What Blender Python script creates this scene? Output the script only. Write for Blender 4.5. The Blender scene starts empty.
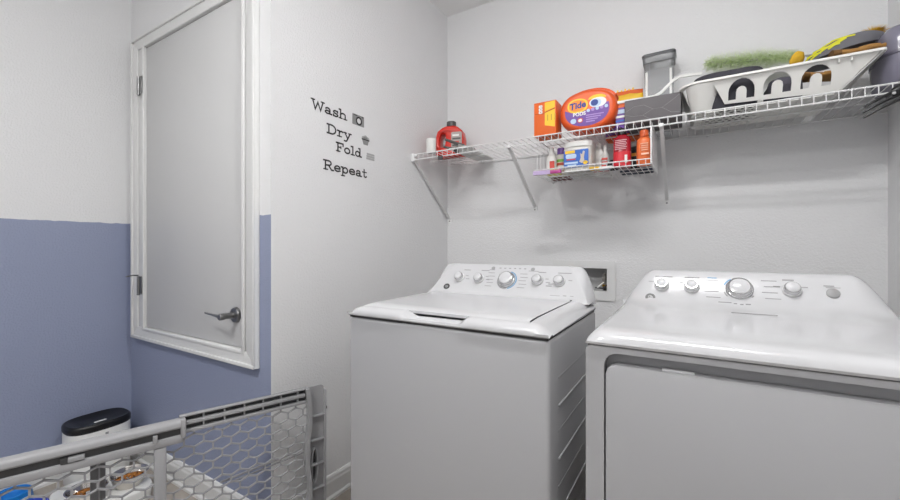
import bpy, bmesh, math, random
from mathutils import Vector, Matrix
random.seed(7)
S = bpy.context.scene
C = S.collection
PI = math.pi
T = Matrix.Translation
def Rz(a): return Matrix.Rotation(a, 4, 'Z')
def Rx(a): return Matrix.Rotation(a, 4, 'X')
def Ry(a): return Matrix.Rotation(a, 4, 'Y')

# ------------------------------------------------------------------ camera, world, exposure
F = 400.6; YAW = math.atan(245 / F); CAMH = 1.14; HY = 247.0
cam = bpy.data.cameras.new('camera'); camo = bpy.data.objects.new('camera', cam); C.objects.link(camo)
cam.sensor_width = 36; cam.lens = F * 36 / 900; cam.shift_y = -(250 - HY) / 900; cam.clip_start = 0.02
camo.location = (0, 0, CAMH); camo.rotation_euler = (PI / 2, 0, YAW)
S.camera = camo
S.view_settings.view_transform = 'Standard'; S.view_settings.look = 'None'
S.view_settings.gamma = 1; S.view_settings.use_curve_mapping = False
S.view_settings.exposure = 0.13
LINEAR_LAMP = 92.0     # emission of the linear ceiling lamp's diffuser
DOME_FILL = 98.0       # emission of the round dome added as fill light
w = bpy.data.worlds.new('world'); S.world = w; w.use_nodes = True
w.node_tree.nodes['Background'].inputs[0].default_value = (0.9, 0.92, 1, 1)
w.node_tree.nodes['Background'].inputs[1].default_value = 0.3

fx, fy, rx_, ry_ = -math.sin(YAW), math.cos(YAW), math.cos(YAW), math.sin(YAW)
def pd(x): u = (x - 450) / F; return fx + u * rx_, fy + u * ry_
def onY(x, y, Y): a, b = pd(x); t = Y / b; return Vector((a * t, Y, CAMH + (HY - y) / F * t))
def onX(x, y, X): a, b = pd(x); t = X / a; return Vector((X, b * t, CAMH + (HY - y) / F * t))

# ------------------------------------------------------------------ materials
def lin(c):
    if isinstance(c, str): c = [int(c[i:i + 2], 16) / 255 for i in (1, 3, 5)]
    return tuple((v / 12.92 if v <= .04045 else ((v + .055) / 1.055) ** 2.4) for v in c) + (1,)
MATS = {}
def mat(name, col, rough=.5, metal=0, bump=0, bscale=100, var=0, vscale=6, trans=0, emit=0, coat=0, bdist=.002, alpha=1):
    if name in MATS: return MATS[name]
    m = bpy.data.materials.new(name); m.use_nodes = True; MATS[name] = m
    n, l = m.node_tree.nodes, m.node_tree.links
    b = n['Principled BSDF']
    b.inputs['Base Color'].default_value = lin(col); b.inputs['Roughness'].default_value = rough
    b.inputs['Metallic'].default_value = metal
    if trans: b.inputs['Transmission Weight'].default_value = trans; b.inputs['IOR'].default_value = 1.2
    if coat: b.inputs['Coat Weight'].default_value = coat; b.inputs['Coat Roughness'].default_value = .05
    if alpha < 1: b.inputs['Alpha'].default_value = alpha
    if emit:
        b.inputs['Emission Color'].default_value = (1, .998, .992, 1); b.inputs['Emission Strength'].default_value = emit
    tc = n.new('ShaderNodeTexCoord')
    if bump:
        no = n.new('ShaderNodeTexNoise'); no.inputs['Scale'].default_value = bscale; no.inputs['Detail'].default_value = 2
        bp = n.new('ShaderNodeBump'); bp.inputs['Strength'].default_value = bump; bp.inputs['Distance'].default_value = bdist
        l.new(tc.outputs['Object'], no.inputs['Vector']); l.new(no.outputs['Fac'], bp.inputs['Height']); l.new(bp.outputs['Normal'], b.inputs['Normal'])
    if var:
        no = n.new('ShaderNodeTexNoise'); no.inputs['Scale'].default_value = vscale; no.inputs['Detail'].default_value = 4
        mx = n.new('ShaderNodeMix'); mx.data_type = 'RGBA'
        c = lin(col); mx.inputs[6].default_value = tuple(v * (1 - var) for v in c[:3]) + (1,)
        mx.inputs[7].default_value = tuple(min(1, v * (1 + var)) for v in c[:3]) + (1,)
        l.new(tc.outputs['Object'], no.inputs['Vector']); l.new(no.outputs['Fac'], mx.inputs[0]); l.new(mx.outputs[2], b.inputs['Base Color'])
    return m
def two_tone(name, top, low, z, rough=.6, only_front=False):
    m = mat(name, top, rough, bump=.6, bscale=130, bdist=.004)
    n, l = m.node_tree.nodes, m.node_tree.links; b = n['Principled BSDF']
    g = n.new('ShaderNodeNewGeometry'); sp = n.new('ShaderNodeSeparateXYZ'); l.new(g.outputs['Position'], sp.inputs[0])
    no = n.new('ShaderNodeTexNoise'); no.inputs['Scale'].default_value = 18; l.new(g.outputs['Position'], no.inputs['Vector'])
    ma = n.new('ShaderNodeMath'); ma.operation = 'MULTIPLY_ADD'; ma.inputs[1].default_value = .014; l.new(no.outputs['Fac'], ma.inputs[0]); l.new(sp.outputs[2], ma.inputs[2])
    lt = n.new('ShaderNodeMath'); lt.operation = 'LESS_THAN'; lt.inputs[1].default_value = z + .007; l.new(ma.outputs[0], lt.inputs[0])
    fac = lt.outputs[0]
    if only_front:
        s2 = n.new('ShaderNodeSeparateXYZ'); l.new(g.outputs['True Normal'], s2.inputs[0])
        l2 = n.new('ShaderNodeMath'); l2.operation = 'LESS_THAN'; l2.inputs[1].default_value = -.5; l.new(s2.outputs[1], l2.inputs[0])
        mu = n.new('ShaderNodeMath'); mu.operation = 'MULTIPLY'; l.new(fac, mu.inputs[0]); l.new(l2.outputs[0], mu.inputs[1]); fac = mu.outputs[0]
    mx = n.new('ShaderNodeMix'); mx.data_type = 'RGBA'; mx.inputs[6].default_value = lin(top); mx.inputs[7].default_value = lin(low)
    l.new(fac, mx.inputs[0]); l.new(mx.outputs[2], b.inputs['Base Color'])
    return m
WALL = '#e0e0e1'; BLUE = '#8f97b0'
M_wall = mat('wall_paint', WALL, .6, bump=.6, bscale=130, bdist=.004)
M_two = two_tone('two_tone_paint', WALL, BLUE, 1.268)
M_twoF = two_tone('two_tone_paint_front', WALL, BLUE, 1.268, only_front=True)
M_ceil = mat('ceiling_paint', '#f0f0f0', .8, bump=.3, bscale=90)
M_floor = mat('floor_vinyl', '#a39b92', .5, var=.18, vscale=9)
M_trim = mat('trim_paint', '#dcdcdb', .35)
M_door = mat('door_paint', '#c9c9c9', .45, bump=.05, bscale=60)
M_nickel = mat('satin_nickel', '#8d8d8d', .35, 1)
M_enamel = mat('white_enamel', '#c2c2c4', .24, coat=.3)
M_enamel_shaded = mat('enamel_shaded', '#a8a8aa', .38)  # same white enamel, with the shade on the fronts put into the colour
M_plastic = mat('white_console_plastic', '#c4c4c6', .2, coat=.5)
M_seam = mat('dark_seam', '#3a3a3a', .6)
M_chrome = mat('chrome', '#c9c9c9', .15, 1)
M_knob = mat('knob_plastic', '#d8d8d8', .25, coat=.3)
M_print = mat('grey_print', '#8f8f8f', .6)
M_printblue = mat('blue_print', '#5d8fb5', .6)
M_dark = mat('dark_print', '#3d3d3d', .4)
M_wire = mat('white_vinyl_wire', '#e2e2e2', .35)
M_vinyl = mat('black_decal_vinyl', '#2b2b2b', .55)
M_vinylg = mat('grey_decal_vinyl', '#8a8a8a', .55)
M_gate = mat('grey_gate_plastic', '#98989a', .42, bump=.05, bscale=400)
M_gated = mat('dark_gate_plastic', '#3c3c3d', .5)
M_black = mat('black_plastic', '#141416', .3)
M_white = mat('white_plastic', '#e3e3e0', .35)
M_orange = mat('orange_plastic', '#d9541c', .35)
M_orangecard = mat('orange_card', '#df6420', .5)
M_yellow = mat('yellow_print', '#f2c531', .5)
M_purple = mat('purple_print', '#6f4a9a', .5)
M_navy = mat('navy_print', '#25408c', .5)
M_blue = mat('blue_print_bright', '#2f63b8', .5)
M_lightblue = mat('pale_blue_print', '#b9cfe6', .5)
M_red = mat('red_plastic', '#d02a1c', .3)
M_capgrey = mat('dark_grey_cap', '#4a4848', .4)

# ------------------------------------------------------------------ mesh helpers
def merge(bm, t):
    me = bpy.data.meshes.new('tmp'); t.to_mesh(me); t.free(); bm.from_mesh(me); bpy.data.meshes.remove(me)
def box(bm, x0, x1, y0, y1, z0, z1, bev=0, seg=2, M=None):
    t = bmesh.new(); bmesh.ops.create_cube(t, size=1)
    for v in t.verts: v.co = Vector(((x0 + x1) / 2 + v.co.x * (x1 - x0), (y0 + y1) / 2 + v.co.y * (y1 - y0), (z0 + z1) / 2 + v.co.z * (z1 - z0)))
    if bev: bmesh.ops.bevel(t, geom=t.edges[:] , offset=bev, segments=seg, affect='EDGES', profile=.5)
    if M: t.transform(M)
    if bm is None: return t
    merge(bm, t); return bm
def loft(bm, rings, cap0=True, cap1=True, closed=True):
    vs = [[bm.verts.new(p) for p in r] for r in rings]; n = len(rings[0])
    for a, b in zip(vs, vs[1:]):
        for i in range(n if closed else n - 1):
            j = (i + 1) % n
            try: bm.faces.new((a[i], a[j], b[j], b[i]))
            except ValueError: pass
    if cap0: bm.faces.new(vs[0][::-1])
    if cap1: bm.faces.new(vs[-1])
    return bm
def lathe(bm, prof, seg=24, M=None, cap0=True, cap1=True):
    t = bmesh.new()
    loft(t, [[Vector((r * math.cos(2 * PI * i / seg), r * math.sin(2 * PI * i / seg), z)) for i in range(seg)] for r, z in prof], cap0, cap1)
    if M: t.transform(M)
    merge(bm, t); return bm
def tube(bm, pts, r, seg=6):
    pts = [Vector(p) for p in pts]; rings = []
    for i, p in enumerate(pts):
        d = (pts[min(i + 1, len(pts) - 1)] - pts[max(i - 1, 0)]).normalized()
        up = Vector((0, 0, 1)) if abs(d.z) < .95 else Vector((1, 0, 0))
        a = d.cross(up).normalized(); b = a.cross(d)
        rr = r[i] if isinstance(r, (list, tuple)) else r
        rings.append([p + a * rr * math.cos(2 * PI * k / seg) + b * rr * math.sin(2 * PI * k / seg) for k in range(seg)])
    return loft(bm, rings)
def sring(cx, cy, z, rx, ry, e=2.0, n=28):
    o = []
    for i in range(n):
        a = 2 * PI * i / n; c, s = math.cos(a), math.sin(a)
        o.append(Vector((cx + rx * math.copysign(abs(c) ** (2 / e), c), cy + ry * math.copysign(abs(s) ** (2 / e), s), z)))
    return o
def rrect(x0, x1, y0, y1, r, n=6):
    if not isinstance(r, (list, tuple)): r = [r] * 4
    o = []
    for (cx, cy, a, rr) in ((x1, y1, 0, r[0]), (x0, y1, 90, r[1]), (x0, y0, 180, r[2]), (x1, y0, 270, r[3])):
        sx, sy = (-1 if cx == x1 else 1), (-1 if cy == y1 else 1)
        if rr <= 0: o.append((cx, cy)); continue
        for k in range(n + 1):
            t = math.radians(a + 90 * k / n); o.append((cx + sx * rr + rr * math.cos(t), cy + sy * rr + rr * math.sin(t)))
    return o
def prism(bm, outline, d0, d1, M=None, bev=0):
    """outline in XY, extruded d0..d1 along Z, then M"""
    t = bmesh.new()
    loft(t, [[Vector((x, y, d0)) for x, y in outline], [Vector((x, y, d1)) for x, y in outline]])
    if bev:
        bmesh.ops.bevel(t, geom=[e for e in t.edges if abs(e.verts[0].co.z - e.verts[1].co.z) < 1e-7], offset=bev, segments=2, affect='EDGES', profile=.5)
    if M: t.transform(M)
    merge(bm, t); return bm
def holed(bm, outer, holes, thick, M=None):
    """flat plate in XY with real holes, thickness along Z centred"""
    cu = bpy.data.curves.new('tmp', 'CURVE'); cu.dimensions = '2D'; cu.fill_mode = 'BOTH'; cu.extrude = thick / 2
    for o in [outer] + holes:
        s = cu.splines.new('POLY'); s.points.add(len(o) - 1); s.use_cyclic_u = True
        for p, q in zip(s.points, o): p.co = (q[0], q[1], 0, 1)
    return from_curve(bm, cu, M)
def from_curve(bm, cu, M=None):
    ob = bpy.data.objects.new('tmp', cu); C.objects.link(ob)
    dg = bpy.context.evaluated_depsgraph_get(); dg.update()
    me = bpy.data.meshes.new_from_object(ob.evaluated_get(dg))
    if M: me.transform(M)
    bm.from_mesh(me); bpy.data.objects.remove(ob); bpy.data.meshes.remove(me); return bm
def text(bm, s, size, M, extrude=.0004, bold=0, shear=0, align='CENTER'):
    cu = bpy.data.curves.new('tmp', 'FONT'); cu.body = s; cu.size = size; cu.extrude = extrude; cu.offset = bold; cu.shear = shear
    cu.align_x = align; cu.align_y = 'CENTER'; cu.resolution_u = 3
    return from_curve(bm, cu, M)
FACE = Matrix(((1, 0, 0, 0), (0, 0, -1, 0), (0, 1, 0, 0), (0, 0, 0, 1)))    # XY drawing -> XZ plane, drawing's +Z faces -Y (towards the room)

# ------------------------------------------------------------------ object helpers
def wl(o):
    v = Vector((0, 0, 0))
    while o: v += o.location; o = o.parent
    return v
def new(name, bm, m, parent=None, smooth=True, M=None, label=None):
    if M: bm.transform(M)
    if parent: bm.transform(T(-wl(parent)))
    bmesh.ops.recalc_face_normals(bm, faces=bm.faces)
    me = bpy.data.meshes.new(name); bm.to_mesh(me); bm.free()
    if smooth:
        me.polygons.foreach_set('use_smooth', [True] * len(me.polygons))
        me.set_sharp_from_angle(angle=math.radians(38))
    me.materials.append(m)
    o = bpy.data.objects.new(name, me); C.objects.link(o)
    if parent: o.parent = parent
    if label: o['label'] = label
    return o
def tag(o, label, cat, group=None, kind=None):
    o['label'] = label; o['category'] = cat
    if group: o['group'] = group
    if kind: o['kind'] = kind
    return o
def thing(name, label, cat, loc, group=None):
    o = bpy.data.objects.new(name, None); C.objects.link(o); o.location = loc; o.empty_display_size = .05
    return tag(o, label, cat, group)
def struct(o, label=None):
    o['kind'] = 'structure'
    if label: o['label'] = label; o['category'] = o.name.split('_')[0]
    return o
B = bmesh.new

# ------------------------------------------------------------------ the room
D = 2.28; XW = -1.414; XL = -2.66; XR = .658; YD = .971; ZC = 2.68; YF = -1.5
def sbox(name, m, label, *a):
    return struct(new(name, box(B(), *a), m, smooth=False), label)
sbox('floor', M_floor, 'taupe floor of the laundry room', XL - .1, XR + .1, YF - .1, D + .1, -.1, 0)
sbox('ceiling', M_ceil, 'flat light grey ceiling above the laundry corner', XL - .1, XR + .1, YF - .1, D + .1, ZC, ZC + .1)
sbox('wall_left', M_two, 'wall at far left painted white above and blue below', XL - .1, XL, YF - .1, YD + .1, 0, ZC)
sbox('wall_right', M_wall, 'white textured wall at far right beyond the dryer', XR, XR + .1, YF - .1, D + .1, 0, ZC)
sbox('wall_front', M_wall, 'white wall behind the viewer', XL, XR, YF - .1, YF, 0, ZC)
sbox('wall_door', M_twoF, 'wall with the raised grey door, white above and blue below', XL, XW, YD, YD + .1, 0, ZC)
sbox('wall_side', M_wall, 'white textured wall carrying the black lettering', XW - .1, XW, YD + .1, D + .1, 0, ZC)
HX0, HX1, HZ0, HZ1 = -.652, -.399, .898, 1.028          # hole for the washer outlet box
bm = B()
for a in ((XW, HX0, 0, ZC), (HX1, XR, 0, ZC), (HX0, HX1, 0, HZ0), (HX0, HX1, HZ1, ZC)): box(bm, a[0], a[1], D, D + .1, a[2], a[3])
bmesh.ops.remove_doubles(bm, verts=bm.verts, dist=1e-5)
struct(new('wall_back', bm, M_wall, smooth=False), 'white textured wall carrying the wire shelf')
def baseboard(name, label, p, q, nrm):
    p, q, nrm = Vector(p), Vector(q), Vector(nrm); bm = B()
    prof = [(0, 0), (.022, 0), (.022, .012), (.014, .02), (.014, .078), (.011, .086), (.011, .096), (.006, .106), (0, .108)]
    loft(bm, [[p + nrm * a + Vector((0, 0, b)) for a, b in prof], [q + nrm * a + Vector((0, 0, b)) for a, b in prof]])
    return struct(new(name, bm, M_trim, smooth=False), label)
baseboard('baseboard_left', 'white baseboard along the blue wall at far left', (XL, YF, 0), (XL, YD - .022, 0), (1, 0, 0))
baseboard('baseboard_door', 'white baseboard on the blue wall under the raised door', (XL, YD, 0), (XW + .014, YD, 0), (0, -1, 0))
baseboard('baseboard_side', 'white baseboard on the lettered wall beside the washer', (XW, YD, 0), (XW, D - .022, 0), (1, 0, 0))
baseboard('baseboard_back', 'white baseboard behind washer and dryer', (XW, D, 0), (XR, D, 0), (0, -1, 0))
baseboard('baseboard_right', 'white baseboard on the wall right of the dryer', (XR, YF, 0), (XR, D - .022, 0), (-1, 0, 0))

# linear ceiling lamp and an added dome fill light (both out of frame)
t = thing('linear_ceiling_light', 'long narrow ceiling light above the washer and dryer, out of frame', 'ceiling light', (-.08, .66, ZC))
new('housing', box(B(), -.42, .26, .60, .72, ZC - .035, ZC, .006), M_trim, t)
new('diffuser', box(B(), -.40, .24, .615, .705, ZC - .06, ZC - .034, .012, 3), mat('linear_diffuser', '#ffffff', .5, emit=LINEAR_LAMP), t)
t = thing('dome_ceiling_light', 'round dome ceiling light in the passage, out of frame', 'ceiling light', (-.95, -.45, ZC))
new('rim', lathe(B(), [(.19, 0), (.19, -.025), (.17, -.03)], 32, T((-.95, -.45, ZC))), M_trim, t)
new('dome', lathe(B(), [(.168, -.028), (.155, -.055), (.12, -.08), (.06, -.095), (.01, -.098)], 32, T((-.95, -.45, ZC))), mat('dome_fill_diffuser', '#ffffff', .5, emit=DOME_FILL), t)

# ------------------------------------------------------------------ raised door
dr = bpy.data.objects.new('door_1', None); C.objects.link(dr); dr.location = (-2.05, YD, .655); struct(dr, 'short grey flush door hung high on the blue and white wall')
x0, x1, z0, z1 = -2.592, -1.485, .655, 2.25
def casing(pts, name='casing', dep=.022, m=M_trim):
    bm = B(); prism(bm, pts, 0, dep, T((0, YD, 0)) @ FACE, .004); new(name, bm, m, dr)
cw = .062
casing([(x0, z0), (x1, z0), (x1 - cw, z0 + cw), (x0 + cw, z0 + cw)]); casing([(x0, z1), (x0 + cw, z1 - cw), (x1 - cw, z1 - cw), (x1, z1)])
casing([(x0, z0), (x0 + cw, z0 + cw), (x0 + cw, z1 - cw), (x0, z1)]); casing([(x1, z0), (x1, z1), (x1 - cw, z1 - cw), (x1 - cw, z0 + cw)])
bw = .016   # raised outer band of the casing
for a in ((x0, x1, z0, z0 + bw), (x0, x1, z1 - bw, z1), (x0, x0 + bw, z0 + bw, z1 - bw), (x1 - bw, x1, z0 + bw, z1 - bw)):
    new('casing_band', box(B(), a[0], a[1], YD - .03, YD - .02, a[2], a[3], .003), M_trim, dr)
sx0, sx1, sz0, sz1 = -2.45, -1.575, .722, 2.182
for a in ((x0 + cw, sx0, z0 + cw, z1 - cw), (sx1, x1 - cw, z0 + cw, z1 - cw), (sx0, sx1, z0 + cw, sz0), (sx0, sx1, sz1, z1 - cw)):
    new('jamb', box(B(), a[0], a[1], YD - .016, YD, a[2], a[3], .003), M_trim, dr)
for a in ((sx0 - .02, sx0, sz0 - .018, sz1 + .018), (sx1, sx1 + .02, sz0 - .018, sz1 + .018), (sx0, sx1, sz0 - .018, sz0), (sx0, sx1, sz1, sz1 + .018)):
    new('stop_bead', box(B(), a[0], a[1], YD - .027, YD - .013, a[2], a[3], .005, 2), M_trim, dr)
new('slab', box(B(), sx0 + .003, sx1 - .003, YD - .012, YD + .02, sz0 + .003, sz1 - .003, .002), M_door, dr)
for hz in (1.985, .942):
    h = new('hinge', box(B(), -2.505, -2.452, YD - .034, YD - .028, hz - .045, hz + .045, .002), M_nickel, dr)
    bm = B(); lathe(bm, [(.007, -.045), (.007, .045)], 10, T((-2.478, YD - .036, hz))); lathe(bm, [(.004, -.054), (.008, -.05), (.008, -.046)], 10, T((-2.478, YD - .036, hz)))
    new('hinge_pin', bm, M_nickel, h)
bm = B(); tube(bm, [(-2.478, YD - .036, .992), (-2.477, YD - .06, .994), (-2.445, YD - .10, .990)], .0035, 8); new('hinge_stop', bm, M_nickel, dr)
hx, hz = -1.628, .858
bm = B(); N = T((hx, YD - .012, hz)) @ Rx(PI / 2)
lathe(bm, [(.033, 0), (.033, .004), (.029, .012), (.016, .014), (.016, .016)], 28, N); ha = new('handle_rosette', bm, M_nickel, dr)
bm = B(); lathe(bm, [(.013, .012), (.012, .05), (.014, .055), (.014, .07), (.011, .073)], 20, N); new('handle_neck', bm, M_nickel, ha)
bm = B(); tube(bm, [(hx, YD - .075, hz), (hx - .03, YD - .078, hz + .002), (hx - .09, YD - .074, hz + .004), (hx - .135, YD - .068, hz + .004)], [.008, .006, .0045, .004], 10); new('handle_lever', bm, M_nickel, ha)
bm = B(); prism(bm, rrect(-.007, .007, -.028, .028, .006), 0, .004, T((-1.581, YD - .0125, hz + .004)) @ FACE); new('strike_plate', bm, M_capgrey, dr)

# ------------------------------------------------------------------ washer
def smooth01(t): t = max(0, min(1, t)); return t * t * (3 - 2 * t)
wx0, wx1, wy0, wy1 = -.982, -.303, .957, 1.50
ws = thing('washing_machine', 'white top-loading washing machine with five console knobs, beside the lettered wall', 'washing machine', ((wx0 + wx1) / 2, 1.23, 0))
new('cabinet', box(B(), wx0, wx1, wy0 + .004, wy1, .025, .912, .014, 3), M_enamel_shaded, ws)
for fxx in (wx0 + .05, wx1 - .05):
    for fyy in (wy0 + .06, wy1 - .05): new('foot', lathe(B(), [(.022, 0), (.022, .012), (.01, .014), (.01, .03)], 14, T((fxx, fyy, 0))), M_capgrey, ws)
for rz in (.80, .727, .66, .588, .515, .443, .37):
    big = rz in (.727, .588, .443)
    new('side_rib', box(B(), wx1 - .002, wx1 + (.0035 if big else .001), 1.035, 1.46, rz - .004, rz + .004, .002), M_enamel_shaded, ws)
new('seam', box(B(), wx0 + .004, wx1 - .004, wy0 + .006, wy1 - .01, .909, .917), M_seam, ws)
# deck grid with bullnose, rounded sides and hand scoop
prof = [(.961, .915), (.953, .919), (.952, .926), (.956, .935), (.964, .941), (.975, .9445), (.988, .946), (.9885, .935), (1.0, .9345), (1.03, .9345), (1.10, .936), (1.25, .937), (1.40, .938), (1.495, .938), (1.50, .92)]
def scoop(x): return smooth01((x + .765) / .05) * smooth01((-.535 - x) / .03)
xs = [wx0 + (wx1 - wx0) * i / 70 for i in range(71)]
def edge(x, a=wx0, b=wx1, wid=.055, dep=.024):
    d = min(x - a, b - x); return dep * (1 - min(1, d / wid)) ** 2.2
rows = []
for i, (yy, zz) in enumerate(prof):
    r = []
    for x in xs:
        s = scoop(x); z = zz
        if i in (3, 4, 5, 6): z -= s * (.012, .016, .0165, .0155)[i - 3]
        if i in (7, 8, 9): z -= s * .0055
        if i >= 3: z = max(.917, z - edge(x) * (1 if i < 7 else 1))
        r.append(Vector((x, yy + s * (0.0, .004, .008, .012, .01, .006, .003)[i] if i < 7 else yy, z)))
    rows.append(r)
bm = B(); loft(bm, rows, False, False, closed=False)
new('deck', bm, M_enamel, ws)
# lid
bm = B(); lr = []
for (yy, zz, k) in ((.990, .9375, 0), (.990, .9455, 0), (.994, .9485, .004), (1.05, .951, .004), (1.2, .9525, .004), (1.40, .9535, .004), (1.415, .952, .004), (1.417, .94, 0)):
    lr.append([Vector((x, yy, max(.93, zz - (.5 * edge(x) if True else 0)))) for x in [-.9365 + k * .4 + (.573 - .8 * k) * i / 40 for i in range(41)]])
bot = [[Vector((v.x, v.y, .9365)) for v in lr[0]], lr[0]]
loft(bm, lr, False, False, closed=False)
bmesh.ops.contextual_create(bm, geom=[e for e in bm.edges if e.is_boundary])
new('lid', bm, M_enamel, ws)
new('lid_gap', box(B(), -.938, -.362, .992, 1.420, .9355, .9385), M_seam, ws)
# right and left raised deck shoulders beside the lid
for a, b in ((wx0, -.938), (-.362, wx1)):
    rr = []
    for (yy, zz) in ((.990, .935), (.990, .9455), (1.05, .949), (1.2, .951), (1.42, .953), (1.495, .953), (1.50, .93)):
        rr.append([Vector((x, yy, max(.918, zz - 1.25 * edge(x)))) for x in [a + (b - a) * i / 12 for i in range(13)]])
    bm = B(); loft(bm, rr, False, False, closed=False); new('deck_shoulder', bm, M_enamel, ws)
# console
def console(parent, cx, hw, yb, face, topz, basez, end, mt):
    rows = []; n = 64
    cols = []
    for i in range(n + 1):
        s = -1 + 2 * i / n; s = math.copysign(abs(s) ** .8, s); x = cx + hw * s
        d = hw - abs(x - cx)
        u = min(1, d / end); k = .55 * smooth01(u) + .45 * (1 - (1 - u) ** 2.4)
        zt = basez + (topz - basez) * k + .002; u2 = min(1, d / (end * .55)); zk = basez + (topz - basez) * (.25 * smooth01(u2) + .75 * (1 - (1 - u2) ** 2.6)) + .002
        c = []
        for j in range(11):
            z = basez + (zt - .006 - basez) * j / 10; c.append(Vector((x, face(z), z)))
        yt = face(zt - .006)
        for q in ((.15, -.001), (.35, 0), (.6, 0), (.85, 0)): c.append(Vector((x, yt + (yb - yt) * q[0], zt + (zk - zt) * smooth01(q[0]) + q[1])))
        c.append(Vector((x, yb, zk - .003))); c.append(Vector((x, yb, basez - .01)))
        cols.append(c)
    bm = B(); loft(bm, cols, True, True, closed=False)
    return new('console', bm, mt, parent)
def wface(z): return 1.418 + max(0, z - .95) * .70 + .012 * math.exp(-(max(0, z - .945) / .012)) * -1
console(ws, (wx0 + wx1) / 2, .337, 1.515, wface, 1.066, .944, .10, M_plastic)
NT = math.atan(.70)          # console tilt back from vertical
def console_frame(x, z, face): return T((x, face(z), z)) @ Rx(-NT) @ FACE     # XY drawing on the console face, +Z out of it
def knob(parent, x, z, face, r, big=False):
    M = console_frame(x, z, face); bm = B()
    lathe(bm, [(r * 1.12, 0), (r * 1.12, .004), (r * 1.05, .007), (r, .008)], 32, M)
    k = new('knob', bm, M_chrome if big else M_knob, parent)
    bm = B(); lathe(bm, [(r, .006), (r * .98, .016), (r * .93, .020), (r * .84, .022)], 32, M); new('knob_grip', bm, M_chrome, k)
    bm = B(); lathe(bm, [(r * .84, .0215), (r * .6, .0245), (r * .2, .0258), (r * .02, .026)], 32, M); new('knob_cap', bm, M_plastic, k)
def dashes(parent, face, items, m=M_print, name='panel_print'):
    bm = B()
    for (x, z, w_, h_) in items:
        t = bmesh.new(); box(t, -w_ / 2, w_ / 2, -h_ / 2, h_ / 2, 0, .0006); t.transform(console_frame(x, z, face)); merge(bm, t)
    o = new(name, bm, m, parent, smooth=False); o['kind'] = 'stuff'
def arc_ring(parent, x, z, face, r0, r1, a0, a1, m, name='dial_ring'):
    o = [(r1 * math.cos(math.radians(a0 + (a1 - a0) * i / 20)), r1 * math.sin(math.radians(a0 + (a1 - a0) * i / 20))) for i in range(21)]
    o += [(r0 * math.cos(math.radians(a1 + (a0 - a1) * i / 20)), r0 * math.sin(math.radians(a1 + (a0 - a1) * i / 20))) for i in range(21)]
    bm = B(); prism(bm, o, 0, .0008, console_frame(x, z, face)); new(name, bm, m, parent)
def badge(parent, x, z, face):
    bm = B(); prism(bm, [(a.x, a.y) for a in sring(0, 0, 0, .0145, .0135, 2, 28)], 0, .0015, console_frame(x, z, face)); b = new('badge', bm, M_dark, parent)
    bm = B()
    for k in range(1, 3): holed(bm, [(p.x, p.y) for p in sring(-.002 + k * .002, .001 - k * .001, 0, .009 - k * .0025, .008 - k * .0025, 2, 20)], [[(p.x, p.y) for p in sring(-.002 + k * .002, .001 - k * .001, 0, .0082 - k * .0025, .0072 - k * .0025, 2, 20)]], .0006, console_frame(x, z, face) @ T((0, 0, .0018)))
    new('badge_scroll', bm, M_knob, b)
for x, z in ((-.845, 1.011), (-.753, 1.009), (-.507, 1.012), (-.424, 1.012)): knob(ws, x, z, wface, .0195)
knob(ws, -.631, 1.010, wface, .031, True)
arc_ring(ws, -.631, 1.010, wface, .037, .041, -75, 75, M_printblue)
arc_ring(ws, -.631, 1.010, wface, .037, .0405, 170, 280, M_print)
it = []
for x, w_ in ((-.82, .03), (-.735, .036), (-.495, .03), (-.41, .05)): it.append((x, 1.043, w_, .0035))
for k in range(5):
    it.append((-.705 + (.004 if k % 2 else 0), 1.035 - k * .0125, .028, .0022)); it.append((-.567 + (.004 if k % 2 else 0), 1.035 - k * .0125, .030, .0022))
for x in (-.812, -.72, -.472): it += [(x, 1.02, .012, .003), (x + .006, 1.008, .016, .003)]
it += [(-.385, 1.018, .014, .003), (-.46, .996, .022, .0035), (-.455, 1.003, .018, .0035)]
for k in range(6): it.append((-.672 + k * .021, 1.0545, .009, .004))
it += [(-.705, 1.047, .024, .0025), (-.53, 1.047, .04, .0025), (-.43, .965, .035, .0015), (-.395, .966, .012, .003), (-.37, .966, .012, .002)]
dashes(ws, wface, it)
for x in (-.703, -.535):
    bm = B(); prism(bm, [(a.x, a.y) for a in sring(0, 0, 0, .0085, .0075, 2, 16)], 0, .0008, console_frame(x, 1.0535, wface)); new('print_icon', bm, M_print, ws)
badge(ws, -.893, .974, wface)
bm = B(); box(bm, -.372, -.365, 1.405, 1.412, .953, .9555, .001); new('lid_bumper', bm, M_seam, ws)

# ------------------------------------------------------------------ dryer
dx0, dx1 = -.216, .463
dy = thing('clothes_dryer', 'white front-loading clothes dryer with large blank door, right of the washer', 'dryer', ((dx0 + dx1) / 2, 1.23, 0))
new('cabinet', box(B(), dx0, dx1, .99, 1.52, .02, .914, .006), M_enamel_shaded, dy)
for fxx in (dx0 + .05, dx1 - .05):
    for fyy in (1.02, 1.47): new('foot', lathe(B(), [(.022, 0), (.022, .012), (.01, .014), (.01, .03)], 14, T((fxx, fyy, 0))), M_capgrey, dy)
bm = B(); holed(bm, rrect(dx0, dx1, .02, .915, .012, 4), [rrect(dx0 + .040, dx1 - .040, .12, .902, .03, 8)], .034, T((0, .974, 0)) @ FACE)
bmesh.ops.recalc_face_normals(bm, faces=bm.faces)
new('front_panel', bm, M_enamel_shaded, dy)
bm = B(); prism(bm, rrect(dx0 + .044, dx1 - .044, .15, .876, .022, 6), 0, .030, T((0, .986, 0)) @ FACE, .0045); dd = new('door', bm, M_enamel_shaded, dy)
new('door_catch', box(B(), -.06, .0, .966, .98, .872, .880, .002), M_plastic, dd)
new('seam', box(B(), dx0 + .004, dx1 - .004, .963, 1.50, .910, .9185), M_seam, dy)
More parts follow.
